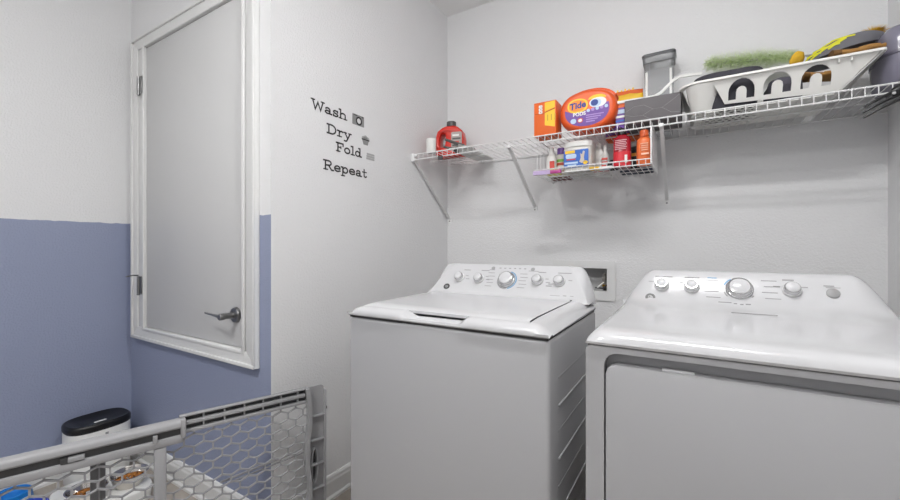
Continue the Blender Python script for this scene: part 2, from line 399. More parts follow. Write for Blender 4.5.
dprof = [(.965, .917), (.953, .918), (.950, .924), (.953, .934), (.962, .943), (.980, .949), (1.01, .952), (1.10, .954), (1.22, .956), (1.30, .957), (1.335, .958), (1.36, .960), (1.39, .964), (1.415, .971), (1.435, .982), (1.448, .995), (1.459, 1.010), (1.4695, 1.025), (1.480, 1.040), (1.488, 1.051), (1.496, 1.059), (1.508, 1.0645), (1.52, 1.063), (1.53, 1.056), (1.532, .92)]
def dryface(z):
    for (a, b), (c, e) in zip(dprof[10:], dprof[11:]):
        if b <= z <= e: return a + (c - a) * (z - b) / (e - b)
    return 1.44
rows = []; nx = 80
for i, (yy, zz) in enumerate(dprof):
    r = []
    for q in range(nx + 1):
        s = -1 + 2 * q / nx; s = math.copysign(abs(s) ** .8, s); x = (dx0 + dx1) / 2 + s * (dx1 - dx0) / 2
        d = min(x - dx0, dx1 - x); base = min(zz, .957); u = min(1, max(0, (d - .008) / .095)); k = .5 * smooth01(u) + .5 * (1 - (1 - u) ** 2.2)
        z = base + (zz - base) * k
        if i >= 3: z = max(.9185, z - edge(x, dx0, dx1, .04, .022) * (1 if i < 23 else 0))
        r.append(Vector((x, yy, z)))
    rows.append(r)
bm = B(); loft(bm, rows, False, False, closed=False); new('top_console', bm, M_plastic, dy)
NT_W = NT; NT = math.atan(.70)
for x, z in ((-.092, 1.016), (-.009, 1.015), (.232, 1.017)): knob(dy, x, z, dryface, .0195)
knob(dy, .112, 1.014, dryface, .031, True)
bm = B(); lathe(bm, [(.0145, 0), (.0145, .003), (.012, .0045), (.001, .005)], 24, console_frame(.318, 1.014, dryface)); new('start_button', bm, mat('grey_button', '#8f8f8f', .4), dy)
arc_ring(dy, .112, 1.014, dryface, .037, .0405, 120, 160, M_printblue)
arc_ring(dy, .112, 1.014, dryface, .037, .0402, 60, 115, M_print); arc_ring(dy, .112, 1.014, dryface, .037, .0402, 195, 330, M_print)
it = [(-.087, 1.043, .05, .0035), (-.008, 1.043, .04, .0035), (.227, 1.045, .026, .0035), (.312, 1.033, .022, .003), (.32, 1.029, .03, .0015)]
for k in range(4): it += [(.043 + .004 * (k % 2), 1.037 - k * .016, .036, .0022), (.183 + .006 * (k % 2), 1.041 - k * .016, .036, .0022)]
for x in (-.122, -.062, -.037, .02, .20, .26): it.append((x, 1.027, .016, .002))
it += [(.075, .977, .032, .003), (.10, .975, .008, .004), (.115, .974, .008, .004), (.13, .975, .012, .004)]
dashes(dy, dryface, it)
dashes(dy, dryface, [(.045, 1.044, .024, .003)], M_printblue, 'blue_print')
badge(dy, -.122, .979, dryface)
bm = B(); box(bm, .085, .185, 1.343, 1.345, .9595, .9606); new('crease_line', bm, M_print, dy)
NT = NT_W

# ------------------------------------------------------------------ washer outlet box in the wall
ob = thing('washer_outlet_box', 'recessed white water outlet box in the wall between washer and dryer', 'outlet box', (-.53, D, .85))
bm = B(); holed(bm, rrect(-.70, -.359, .85, 1.065, .006, 3), [rrect(HX0 + .004, HX1 - .004, HZ0 + .004, HZ1 - .004, .004, 3)], .008, T((0, D - .004, 0)) @ FACE); new('faceplate', bm, mat('faceplate_grey', '#dddddd', .4), ob, smooth=False)
bm = B()
for a in ((HX0, HX1, D + .085, D + .09, HZ0, HZ1), (HX0, HX0 + .003, D, D + .085, HZ0, HZ1), (HX1 - .003, HX1, D, D + .085, HZ0, HZ1), (HX0, HX1, D, D + .085, HZ0, HZ0 + .003), (HX0, HX1, D, D + .085, HZ1 - .003, HZ1)): box(bm, *a)
new('recess', bm, mat('outlet_grey', '#b0b0b0', .6), ob, smooth=False)
for vx in (-.425, -.60):
    v = new('valve', lathe(B(), [(.008, 0), (.008, .02), (.012, .021), (.012, .04), (.009, .042), (.009, .058), (.004, .062)], 14, T((vx, D + .045, .934))), mat('valve_grey', '#a5a29c', .35, .6), ob)
    new('brass_nut', lathe(B(), [(.0135, 0), (.0135, .014)], 6, T((vx, D + .045, .920))), mat('brass', '#a5822f', .3, 1), v)
    bm = B(); tube(bm, [(vx, D + .045, .90), (vx, D + .045, .922)], .008, 10); new('supply_pipe', bm, M_capgrey, v)
    bm = B(); tube(bm, [(vx - .004, D + .04, .945), (vx - .02, D + .02, .93), (vx - .03, D + .012, .918)], .004, 8); new('valve_lever', bm, M_white, v)
bm = B(); tube(bm, [(-.405, D + .02, .935), (-.43, D + .018, .915), (-.47, D + .02, .916)], .004, 8); new('dark_cord', bm, M_dark, ob)

# ------------------------------------------------------------------ wall lettering (typewriter slab letters, vinyl)
def arcp(cx, cy, rx, ry, a0, a1, n=12): return [(cx + rx * math.cos(math.radians(a0 + (a1 - a0) * i / n)), cy + ry * math.sin(math.radians(a0 + (a1 - a0) * i / n))) for i in range(n + 1)]
XH = .66
GL = {
 'W': (1.12, [[(.12, .97), (.33, .04), (.56, .8), (.79, .04), (1.0, .97)], [(.0, .97), (.27, .97)], [(.85, .97), (1.12, .97)]]),
 'a': (.74, [arcp(.29, .19, .2, .15, 0, 360, 18), [(.14, .53)] + arcp(.31, .45, .19, .17, 140, 0, 10) + [(.5, .06), (.66, .05)]]),
 's': (.6, [arcp(.29, .48, .19, .14, 20, 270, 12)[:] + arcp(.29, .18, .2, .15, 90, -165, 12), [(.48, .64), (.48, .47)], [(.09, .02), (.09, .2)]]),
 'h': (.84, [[(.04, .97), (.17, .97), (.17, .05)], [(.17, .42)] + arcp(.41, .44, .21, .18, 160, 0, 10) + [(.62, .05)], [(.02, .05), (.31, .05)], [(.49, .05), (.78, .05)]]),
 'D': (.95, [[(.17, .05), (.17, .95)], [(.02, .95), (.4, .95)] + arcp(.42, .5, .4, .45, 90, -90, 16) + [(.02, .05)]]),
 'r': (.68, [[(.05, .62), (.22, .62), (.22, .05)], [(.22, .36)] + arcp(.44, .4, .2, .21, 170, 55, 8), [(.04, .05), (.44, .05)]]),
 'y': (.78, [[(.12, .62), (.38, .05)], [(.64, .62), (.3, -.2), (.2, -.27), (.06, -.25)], [(.0, .62), (.27, .62)], [(.5, .62), (.77, .62)]]),
 'F': (.86, [[(.18, .05), (.18, .95)], [(.02, .95), (.74, .95), (.74, .72)], [(.18, .5), (.5, .5)], [(.5, .6), (.5, .4)], [(.02, .05), (.4, .05)]]),
 'o': (.74, [arcp(.34, .33, .28, .29, 0, 360, 22)]),
 'l': (.5, [[(.06, .97), (.24, .97), (.24, .05)], [(.04, .05), (.44, .05)]]),
 'd': (.82, [arcp(.3, .32, .24, .28, 0, 360, 20), [(.44, .97), (.58, .97), (.58, .05), (.74, .05)]]),
 'R': (1.0, [[(.18, .05), (.18, .95)], [(.02, .95), (.45, .95)] + arcp(.48, .72, .24, .23, 90, -90, 12) + [(.18, .49)], [(.48, .49), (.76, .05), (.94, .05)], [(.02, .05), (.38, .05)]]),
 'e': (.72, [[(.07, .34), (.61, .34)] + arcp(.34, .34, .27, .28, 0, 300, 20) + [(.6, .14)]]),
 'p': (.82, [[(.02, .62), (.17, .62), (.17, -.27)], arcp(.43, .33, .24, .28, 0, 360, 20), [(.02, -.27), (.36, -.27)]]),
 't': (.6, [[(.24, .88), (.24, .2)] + arcp(.38, .2, .14, .15, 180, 330, 8), [(.05, .6), (.5, .6)]]),
}
def stroke(bm, pts, wd, M, dep=.0008):
    pts = [Vector((p[0], p[1], 0)) for p in pts]; n = len(pts); L = []
    closed = (pts[0] - pts[-1]).length < 1e-4
    for i, p in enumerate(pts):
        a = pts[i - 1] if i else (pts[-2] if closed else pts[0]); b = pts[i + 1] if i < n - 1 else (pts[1] if closed else pts[-1])
        d0 = (p - a); d1 = (b - p)
        d0 = d0.normalized() if d0.length > 1e-6 else d1.normalized(); d1 = d1.normalized() if d1.length > 1e-6 else d0
        tn = d0 + d1; tn = tn.normalized() if tn.length > 1e-3 else d0
        nn = Vector((-tn.y, tn.x, 0)); k = wd / 2 / max(.45, nn.dot(Vector((-d0.y, d0.x, 0))))
        e = Vector((0, 0, 0))
        if not closed and i == 0: e = -d1 * wd / 2
        if not closed and i == n - 1: e = d0 * wd / 2
        L.append((p + nn * k + e, p - nn * k + e))
    Z = Vector((0, 0, dep)); t = bmesh.new()
    loft(t, [[a, b, b + Z, a + Z] for a, b in L]); t.transform(M); merge(bm, t)
SIDE = Matrix(((0, 0, 1, XW), (1, 0, 0, 0), (0, 1, 0, 0), (0, 0, 0, 1)))    # drawing X -> +Y, drawing Y -> +Z, out of the wall -> +X
def word(s, y0, y1, z, cap, label):
    adv = sum(GL[c][0] for c in s) - .06; sc = (y1 - y0) / adv
    t = thing('wall_lettering', label, 'wall decal', (XW + .0002, (y0 + y1) / 2, z), 'words of the wall decal'); x = 0
    for c in s:
        bm = B(); M = SIDE @ T((y0 + x * sc, z, .0002)) @ Matrix.Diagonal((sc, cap, 1, 1))
        for p in GL[c][1]:
            # stroke in scaled space to keep an even weight
            stroke(bm, [(q[0] * sc, q[1] * cap) for q in p], .0072 if len(p) > 2 or abs(p[0][0] - p[-1][0]) < .3 and abs(p[0][1] - p[-1][1]) > .2 else .0055, SIDE @ T((y0 + x * sc, z, .0002)))
        new('letter', bm, M_vinyl, t, smooth=False); x += GL[c][0]
word('Wash', 1.163, 1.370, 1.741, .043, 'black typewriter word Wash, topmost word on the wall')
word('Dry', 1.250, 1.396, 1.654, .044, 'black typewriter word Dry on the wall, under Wash')
word('Fold', 1.304, 1.468, 1.584, .042, 'black typewriter word Fold on the wall, under Dry')
word('Repeat', 1.230, 1.505, 1.488, .044, 'black typewriter word Repeat, lowest word on the wall')
t = thing('wall_decal', 'small grey washing machine picture on the wall beside Wash', 'wall decal', (XW + .0002, 1.447, 1.72), 'picture decals')
bm = B(); holed(bm, rrect(1.406, 1.486, 1.737, 1.789, .003, 2), [arcp(1.45, 1.760, .0195, .0195, 0, 345, 23)], .0008, SIDE @ T((0, 0, .0006))); new('machine', bm, M_vinylg, t, smooth=False)
bm = B(); holed(bm, arcp(1.45, 1.760, .021, .021, 0, 345, 23), [arcp(1.45, 1.760, .013, .013, 0, 345, 23)], .0008, SIDE @ T((0, 0, .0014))); new('drum', bm, M_vinyl, t, smooth=False)
for q in ((1.414, 1.438, 1.782, 1.786), (1.470, 1.480, 1.781, 1.786)): new('control', box(B(), *q, 0, .0016), M_vinyl, t, smooth=False, M=SIDE)
t = thing('wall_decal', 'small grey laundry basket picture on the wall beside Dry', 'wall decal', (XW + .0002, 1.497, 1.65), 'picture decals')
bm = B(); prism(bm, [(1.482, 1.653), (1.512, 1.653), (1.52, 1.676), (1.474, 1.676)], 0, .0008, SIDE @ T((0, 0, .0002))); new('basket', bm, M_vinylg, t, smooth=False)
bm = B(); prism(bm, [(1.470, 1.676), (1.524, 1.676), (1.524, 1.681), (1.470, 1.681)], 0, .0014, SIDE @ T((0, 0, .0002))); new('basket_rim', bm, M_vinyl, t, smooth=False)
for k in range(3):
    bm = B(); prism(bm, arcp(1.482 + k * .015, 1.683 + .006 * (k == 1), .012, .012, 0, 345, 15), 0, .0006, SIDE @ T((0, 0, .0002))); new('cloth', bm, mat('pale_decal', '#b2b2b2', .6), t, smooth=False)
t = thing('wall_decal', 'small pale folded towels picture on the wall beside Fold', 'wall decal', (XW + .0002, 1.532, 1.583), 'picture decals')
for k in range(3):
    bm = B(); prism(bm, rrect(1.502 + .002 * k, 1.562, 1.583 + k * .0115, 1.593 + k * .0115, .003, 2), 0, .0008, SIDE @ T((0, 0, .0002))); new('towel', bm, mat('pale_decal2', '#adadad', .6), t, smooth=False)

# ------------------------------------------------------------------ wire shelf
ZS = 1.682; SY = 1.885
sh = thing('wire_shelf', 'long white wire shelf across the back wall', 'shelf', ((XW + XR) / 2, D, ZS))
def rod(name, a, b, r, parent, m=M_wire, seg=6):
    bm = B(); tube(bm, [a, b], r, seg); return new(name, bm, m, parent)
xa, xb = XW + .012, XR - .006
rod('front_rail', (xa, SY, ZS - .004), (xb, SY, ZS - .004), .0032, sh); rod('lip_rail', (xa, SY, ZS - .034), (xb, SY, ZS - .034), .0032, sh)
rod('middle_rail', (xa, 2.085, ZS - .0065), (xb, 2.085, ZS - .0065), .003, sh); rod('back_rail', (xa, D - .012, ZS - .0065), (xb, D - .012, ZS - .0065), .0035, sh)
n = int((xb - xa) / .0325); first = None
for i in range(n + 1):
    x = -1.396 + i * .0325
    if x > xb: break
    if first is None:
        bm = B(); tube(bm, [(x, D - .006, ZS - .001), (x, SY + .002, ZS - .001), (x, SY - .0035, ZS - .004), (x, SY - .0035, ZS - .037)], .0017, 5)
        first = new('deck_wire', bm, M_wire, sh); fx0 = x
    else:
        o = first.copy(); C.objects.link(o); o.location.x += x - fx0
def brace(xp, yz=1.378, xq=None, m=M_wire):
    bm = B(); a = Vector((xp, SY + .002, ZS - .03)); b = Vector((xq or xp, D - .006, yz))
    d = (b - a).normalized(); u = Vector((1, 0, 0)); v = d.cross(u)
    loft(bm, [[p + u * sx * .0075 + v * sy * .0055 for sx, sy in ((-1, -1), (1, -1), (1, 1), (-1, 1))] for p in (a, b)])
    br = new('support_brace', bm, m, sh, smooth=False)
    bm = B(); prism(bm, rrect(xp - .013, xp + .013, yz - .03, yz + .012, .008), 0, .006, T((0, D, 0)) @ FACE); new('brace_foot', bm, m, br)
    bm = B(); lathe(bm, [(.005, .006), (.004, .0085), (.001, .009)], 10, T((xp, D, yz - .018)) @ Rx(PI / 2)); new('screw', bm, M_nickel, br)
    bm = B(); box(bm, xp - .009, xp + .009, SY - .006, SY + .008, ZS - .042, ZS - .026, .003); new('brace_hook', bm, m, br)
brace(-.805); brace(-.120)
brace(XW + .018, 1.33)
bm = B(); box(bm, XW, XW + .02, SY - .012, SY + .03, ZS - .045, ZS + .004, .005); lathe(bm, [(.008, 0), (.008, .028)], 12, T((XW + .01, SY, ZS - .012)) @ Ry(PI / 2)); new('end_bracket', bm, M_wire, sh)
for x in (-1.15, -.95, -.62, -.3, 0.05, .35):
    bm = B(); box(bm, x - .006, x + .006, D - .018, D, ZS - .014, ZS + .002, .002); new('wall_clip', bm, M_wire, sh)

# ------------------------------------------------------------------ under-shelf wire basket
bx0, bx1, by0, by1, bz = -.667, -.158, 1.887, 2.19, 1.492; RB = .0019
uk = thing('under_shelf_basket', 'white wire basket full of bottles hanging under the shelf', 'wire basket', ((bx0 + bx1) / 2, (by0 + by1) / 2, bz))
zt = ZS - .012
rod('front_bottom_rail', (bx0, by0, bz), (bx1, by0, bz), .0026, uk); rod('front_lip_rail', (bx0, by0 - .002, bz + .022), (bx1, by0 - .002, bz + .022), .0026, uk)
rod('back_top_rail', (bx0, by1, zt - .03), (bx1, by1, zt - .03), .0026, uk)
for xx in (bx0, bx1):
    bm = B(); tube(bm, [(xx, by1, zt - .03), (xx, by1, bz), (xx, by0, bz), (xx, by0, bz + .022)], .0026, 6); new('side_frame', bm, M_wire, uk)
    for k in range(6):
        yy = by0 + .03 + k * .052; rod('side_wire', (xx, yy, bz), (xx, yy, zt), RB, uk, seg=5)
    rod('side_top_rail', (xx, by0 + .02, zt), (xx, by1, zt), .0026, uk)
bm = B(); box(bm, bx1 - .003, bx1 + .003, by0 - .004, by0 + .012, bz, ZS - .036, .001); new('front_hanger', bm, M_wire, uk)
first = None; k = 0
while bx0 + .02 + k * .026 < bx1 - .01:
    x = bx0 + .02 + k * .026
    if first is None:
        bm = B(); tube(bm, [(x, by0 - .002, bz + .022), (x, by0, bz + .002), (x, by0 + .006, bz - .001), (x, by1 - .004, bz - .001), (x, by1, bz + .004), (x, by1, zt - .03)], RB, 5); first = new('basket_wire', bm, M_wire, uk); f0 = x
    else: o = first.copy(); C.objects.link(o); o.location.x += x - f0
    k += 1
for yy in (1.96, 2.04, 2.12): rod('floor_rail', (bx0, yy, bz - .003), (bx1, yy, bz - .003), RB, uk, seg=5)

# ------------------------------------------------------------------ containers
def sect(bm, secs, cx, cy, zb, e=2.2, n=28):
    return loft(bm, [sring(cx, cy, zb + s[0], s[1], s[2], s[3] if len(s) > 3 else e, n) for s in secs])
def px_item(x0, x1, ytop, Y, zb):
    a = onY(x0, 200, Y); b = onY(x1, 200, Y); tp = onY((x0 + x1) / 2, ytop, Y)
    return (a.x + b.x) / 2, (b.x - a.x) / 2, tp.z - zb
BZ = bz + .0035
def bottle(name, label, cat, x0, x1, ytop, Y, zb, secs, m, cap=None, bands=(), e=2.2, group=None, dep=.8):
    """secs: (fraction of height, fraction of half width); cap: (f0, f1, width fraction, material); bands: (f0, f1, material, name)"""
    cx, hw, h = px_item(x0, x1, ytop, Y, zb)
    t = thing(name, label, cat, (cx, Y, zb), group)
    bm = B(); sect(bm, [(f * h, hw * g, hw * g * dep, e) for f, g in secs], cx, Y, zb); new('body', bm, m, t)
    def wid(f):
        for (a, g), (b, k) in zip(secs, secs[1:]):
            if a <= f <= b: return g + (k - g) * (f - a) / max(1e-6, b - a)
        return secs[-1][1]
    for bnd in bands:
        f0, f1, bmat, nm = bnd[:4]; bm = B(); fs = sorted({f0, f1} | {f for f, _ in secs if f0 < f < f1})
        sect(bm, [(f * h, hw * wid(f) + .0008, hw * wid(f) * dep + .0008, e) for f in fs], cx, Y, zb); new(nm, bm, bmat, t)
    if cap:
        f0, f1, g, cm = cap; bm = B(); lathe(bm, [(hw * g, f0 * h), (hw * g, (f1 - .02) * h), (hw * g * .9, f1 * h)], 20, T((cx, Y, zb))); new('cap', bm, cm, t)
    return t, cx, hw, h
G1 = 'bottles in the wire basket'
PLAIN = [(0, .9), (.03, 1), (.68, 1), (.78, .8), (.84, .42), (.9, .4)]
M_redlab = mat('red_label', '#c8453a', .5); M_green = mat('green_label', '#6ea53f', .5); M_brown = mat('brown_print', '#8a6a44', .6)
t, cx, hw, h = bottle('spray_bottle', 'slim white bottle with red label at left end of the wire basket', 'bottle', 546.5, 556.5, 148, 2.0, BZ, [(0, .92), (.03, 1), (.6, 1), (.7, .85), (.78, .55), (.84, .5)], M_white, (.8, 1.0, .48, M_white), e=2.1, group=G1)
bm = B(); prism(bm, rrect(-hw * .1, hw * .85, .035, .075, .003), 0, .001, T((cx, 2.0 - hw * .82, BZ)) @ FACE); new('label', bm, M_redlab, t)
t, cx, hw, h = bottle('supplement_bottle', 'small bottle with purple cap and green label band in the basket', 'bottle', 557, 566, 148.5, 2.02, BZ, [(0, .95), (.03, 1), (.7, 1), (.78, .85)], mat('pale_bottle', '#d9d4cc', .4), (.78, 1, .92, mat('purple_cap', '#5c3d86', .4)), [(.5, .6, M_green, 'green_band'), (.38, .48, mat('red_band', '#c4573a', .5), 'red_band')], e=2.1, group=G1)
for k in range(4):
    bm = B(); prism(bm, rrect(-hw * .6 + k * .008, -hw * .6 + k * .008 + .006, .012 + .008 * (k % 2), .03 + .008 * (k % 3), .002), 0, .001, T((cx, 2.02 - hw * .83, BZ)) @ FACE); new('label_patch', bm, (M_brown, M_redlab, M_lightblue, M_brown)[k], t)
# large white tub with blue label
cx, hw, h = px_item(565.5, 594.5, 142.5, 1.985, BZ)
t = thing('detergent_tub', 'big translucent white tub with blue picture label in the basket', 'tub', (cx, 1.985, BZ))
bm = B(); sect(bm, [(0, hw * .93, .055), (.004, hw * .97, .06), (h * .70, hw, .062), (h * .80, hw * .96, .058), (h * .82, hw * .9, .054)], cx, 1.985, BZ, 4.5); new('body', bm, mat('tub_plastic', '#cfccc6', .35), t)
bm = B(); sect(bm, [(h * .80, hw * .98, .06), (h * .9, hw * 1.0, .061), (h * .97, hw * .94, .056), (h, hw * .8, .045)], cx, 1.985, BZ, 3.6); new('lid', bm, M_white, t)
LF = T((cx, 1.985 - .0635, BZ)) @ FACE
bm = B(); prism(bm, rrect(-hw * .86, hw * .8, h * .14, h * .68, .004), 0, .0015, LF); lb = new('label', bm, M_blue, t)
def art(parent, LF, pts, m, nm, d=.0022):
    bm = B(); prism(bm, pts, .0004, d, LF); new(nm, bm, m, parent, smooth=False)
art(lb, LF, rrect(-hw * .78, -hw * .1, h * .58, h * .67, .003), M_yellow, 'yellow_patch'); art(lb, LF, rrect(-hw * .72, hw * .0, h * .42, h * .56, .008), M_lightblue, 'brand_patch')
art(lb, LF, rrect(-hw * .66, -hw * .05, h * .37, h * .41, .001), M_redlab, 'red_strip'); art(lb, LF, rrect(-hw * .8, hw * .1, h * .25, h * .31, .001), M_lightblue, 'pale_strip'); art(lb, LF, rrect(-hw * .6, hw * .0, h * .17, h * .225, .001), M_lightblue, 'pale_strip')
art(lb, LF, [(hw * .2, h * .3), (hw * .35, h * .25), (hw * .55, h * .28), (hw * .5, h * .42), (hw * .56, h * .6), (hw * .45, h * .63), (hw * .38, h * .52), (hw * .25, h * .56), (hw * .3, h * .42)], mat('pet_fur', '#c9bfb4', .6), 'picture'); art(lb, LF, arcp(hw * .6, h * .26, .011, .009, 0, 345, 15), M_yellow, 'yellow_seal')
bottle('white_bottle', 'plain white bottle right behind the big white tub', 'bottle', 595, 604, 143, 2.05, BZ, PLAIN, M_white, (.86, 1, .45, M_white), group=G1)
t, cx, hw, h = bottle('small_spray_bottle', 'slim white bottle with pinkish red label lines, between tub and red bottle', 'bottle', 601, 609.5, 145.5, 2.03, BZ, [(0, .92), (.03, 1), (.55, 1), (.66, .8), (.74, .45), (.84, .4)], M_white, (.8, 1, .42, M_white), e=2.1, group=G1)
for k in range(3): art(t, T((cx, 2.03 - hw * .82, BZ)) @ FACE, rrect(-hw * .7, hw * .7, .026 + k * .017, .036 + k * .017, .001), M_redlab, 'label_line')
bm = B(); M_ = T((-.322, 1.965, BZ)); sect(bm, [(0, .022, .03), (.012, .026, .034), (.03, .022, .026), (.045, .012, .01)], 0, 0, 0, 2.6); bm.transform(M_)
tag(new('black_cloth', bm, mat('black_fabric', '#1c1b20', .9, bump=.5, bscale=60), None), 'crumpled black cloth in the basket left of the red bottle', 'cloth')
t, cx, hw, h = bottle('fabric_rinse_bottle', 'deep red bottle with black cap and pale lettering in the basket', 'bottle', 613.5, 631, 129.5, 1.945, BZ, [(0, .9), (.02, 1), (.70, 1), (.78, .88), (.84, .5), (.87, .46)], mat('deep_red', '#a81a2c', .25), (.85, 1.0, .5, M_black), [(.05, .40, mat('red_wrap', '#c8202f', .35), 'lower_wrap')], e=2.6, group=G1)
for k in range(6): art(t, T((cx, 1.945 - hw * .83, BZ)) @ FACE, rrect(-hw * .7, hw * (.55 + .1 * (k % 2)), h * (.45 + .045 * k), h * (.47 + .045 * k), .0005), mat('pink_print', '#d79aa2', .5), 'label_line')
art(t, T((cx, 1.945 - hw * .83, BZ)) @ FACE, rrect(hw * .4, hw * .7, h * .1, h * .3, .001), M_white, 'white_patch')
t, cx, hw, h = bottle('dark_jar', 'small black jar with orange band behind the red bottle', 'jar', 630.5, 640.5, 147, 2.03, BZ, [(0, .95), (.04, 1), (.75, 1), (.8, .9)], M_black, (.78, 1, .95, M_black), [(.58, .72, mat('amber_band', '#c98528', .5), 'orange_band')], e=2.2, group=G1)
t, cx, hw, h = bottle('orange_bottle', 'bright orange bottle standing at right end of the wire basket', 'bottle', 636.5, 652, 130.5, 1.935, BZ, [(0, .92), (.02, 1), (.66, 1), (.74, .9), (.79, .62), (.82, .58)], mat('orange_bottle_plastic', '#e0703a', .4), (.81, 1, .6, mat('orange_cap', '#dd6230', .4)), e=2.1, group=G1)
for k in range(4): art(t, T((cx, 1.935 - hw * .84, BZ)) @ FACE, rrect(-hw * (.3 + .1 * (k % 2)), hw * .6, h * (.4 + .06 * k), h * (.43 + .06 * k), .001), mat('peach_print', '#eda988', .5), 'label_line')
art(t, T((cx, 1.935 - hw * .84, BZ)) @ FACE, rrect(-hw * .3, hw * .7, h * .28, h * .33, .001), mat('peach_print2', '#f0bfa4', .5), 'label_line')
# flat things at the basket's bottom
def flat(name, label, cat, m, x0, x1, y0, y1, z0, z1, rot=0, bev=.004, parts=()):
    cx, cy = (x0 + x1) / 2, (y0 + y1) / 2
    t = thing(name, label, cat, (cx, cy, z0))
    M = T((cx, cy, 0)) @ Rz(rot) @ T((-cx, -cy, 0))
    new('body', box(B(), x0, x1, y0, y1, z0, z1, min(bev, (z1 - z0) * .45)), m, t, M=M)
    for (a, b, c, d, nm, pm) in parts: new(nm, box(B(), x0 + a * (x1 - x0), x0 + b * (x1 - x0), y0 - .001 if c == 0 else y0 + c * (y1 - y0), y0 + d * (y1 - y0), z0 - .0006, z1 + .0006), pm, t, M=M, smooth=False)
    return t
flat('sachet', 'flat pink and purple packet at front left of the wire basket', 'packet', mat('magenta_foil', '#a6387f', .35), -.670, -.535, 1.868, 1.8835, bz - .004, bz + .013, 0, .003, ((.0, .62, 0, .7, 'lilac_print', mat('lilac_foil', '#b7a3c9', .4)),))
bm = B(); sect(bm, [(0, .026, .026), (.006, .036, .034), (.02, .037, .035), (.03, .028, .026), (.033, .012, .01)], 0, 0, 0, 2.2); bm.transform(T((-.60, 1.985, BZ)))
tag(new('yellow_sponge', bm, mat('pale_yellow', '#d8cf86', .7, bump=.4, bscale=300), None), 'rounded pale yellow sponge lying behind the pink packet', 'sponge')
flat('paper_packet', 'flat white packet with yellow and blue print under the small bottles', 'packet', M_white, -.432, -.318, 1.905, 1.975, BZ, BZ + .010, .05, .003, ((.1, .5, 0, .5, 'yellow_print', M_yellow), (.55, .9, .1, .6, 'blue_print', M_lightblue)))
flat('red_packet', 'flat red packet on the basket floor behind the paper packet', 'packet', M_redlab, -.45, -.335, 1.985, 2.01, BZ, BZ + .014, 0, .003)
flat('folded_cloth', 'dark slate folded cloth lying across the back of the basket floor', 'cloth', mat('slate_cloth', '#3d4452', .9), -.31, -.17, 2.075, 2.17, BZ, BZ + .02, 0, .006)
flat('white_packet', 'flat white packet on the basket floor behind the big tub', 'packet', M_white, -.52, -.36, 2.085, 2.17, BZ, BZ + .012, -.04, .003)
flat('maroon_packet', 'flat maroon packet at back left of the basket floor', 'packet', mat('maroon', '#7a3a44', .6), -.65, -.555, 2.09, 2.16, BZ, BZ + .012, .03, .003)

# ------------------------------------------------------------------ things on the shelf
ZB = ZS + .0008
# white cup
bm = B(); lathe(bm, [(.026, 0), (.028, .004), (.029, .078), (.027, .08), (.026, .076), (.024, .01)], 24, T((-1.300, 1.918, ZB)), True, True)
tag(new('white_canister', bm, M_white), 'small plain white canister at the left end of the shelf', 'canister')
# red jug
J = thing('detergent_jug', 'red plastic jug with dark grey cap at left end of the shelf', 'jug', (-1.262, 2.08, ZB))
JM = T((-1.262, 2.08, ZB)) @ Rz(.28)
outer = [(-.078, .0), (.078, .0), (.085, .01), (.085, .105), (.076, .15), (.05, .172), (.032, .18), (-.022, .18), (-.045, .172), (-.076, .15), (-.085, .12), (-.085, .01)]
hole = [(-.055, .05), (-.03, .06), (-.024, .09), (-.026, .13), (-.036, .14), (-.052, .135), (-.062, .11), (-.064, .07)]
bm = B(); holed(bm, outer, [hole], .10); bmesh.ops.remove_doubles(bm, verts=bm.verts, dist=1e-5)
bmesh.ops.bevel(bm, geom=[e for e in bm.edges if abs(abs(e.verts[0].co.z) - .05) < 1e-4 and abs(abs(e.verts[1].co.z) - .05) < 1e-4 and e.calc_face_angle(0) > 1], offset=.012, segments=3, affect='EDGES', profile=.5)
bm.transform(FACE); new('body', bm, M_red, J, M=JM)
bm = B(); lathe(bm, [(.027, .178), (.027, .186), (.029, .188), (.029, .212), (.025, .216)], 24); new('cap', bm, M_capgrey, J, M=JM)
bm = B(); prism(bm, rrect(.012, .078, .04, .14, .01), 0, .0015, T((0, -.0502, 0)) @ FACE); lb = new('label', bm, mat('grey_label', '#a59a96', .5), J, M=JM)
for k in range(4):
    bm = B(); box(bm, .02, .07 - .01 * (k % 2), -.0525, -.0512, .055 + k * .02, .065 + k * .02); new('label_line', bm, (M_capgrey, M_redlab, M_capgrey, M_white)[k], lb, M=JM, smooth=False)
# clamp tool in front of the jug
cl = thing('pliers', 'dark grey gripping pliers lying at the shelf edge in front of the red jug', 'pliers', (-1.2, 1.925, ZB))
M_tool = mat('tool_grey', '#5a5755', .45, .3)
a, b, c_ = onY(445, 139.5, 1.93), onY(458, 144, 1.925), onY(464, 145, 1.92)
bm = B(); tube(bm, [a, b, c_], [.007, .009, .006], 8); new('upper_handle', bm, M_tool, cl)
a, b, c_ = onY(444, 147, 1.935), onY(453, 149, 1.93), onY(460, 147, 1.925)
bm = B(); tube(bm, [a, b, c_], [.006, .009, .007], 8); new('lower_handle', bm, M_tool, cl)
a, b = onY(459, 145.5, 1.924), onY(474, 149, 1.918)
bm = B(); tube(bm, [a, (a + b) / 2, b], [.011, .009, .006], 8); new('jaw', bm, mat('tool_steel', '#b9b7b4', .3, .8), cl)
bm = B(); p = onY(456, 150, 1.925); lathe(bm, [(.012, -.006), (.012, .006)], 16, T(p) @ Rx(PI / 2)); lathe(bm, [(.009, -.016), (.009, -.006)], 16, T((p.x, p.y, p.z - .008)) @ Rx(PI / 2)); new('pivot', bm, M_tool, cl)
p = onY(441, 158, 1.884); bm = B(); box(bm, p.x - .015, p.x + .015, 1.874, 1.881, p.z - .012, p.z + .012, .003)
tag(new('rail_clip', bm, M_capgrey), 'small dark clip on the front rail below the red jug', 'clip')
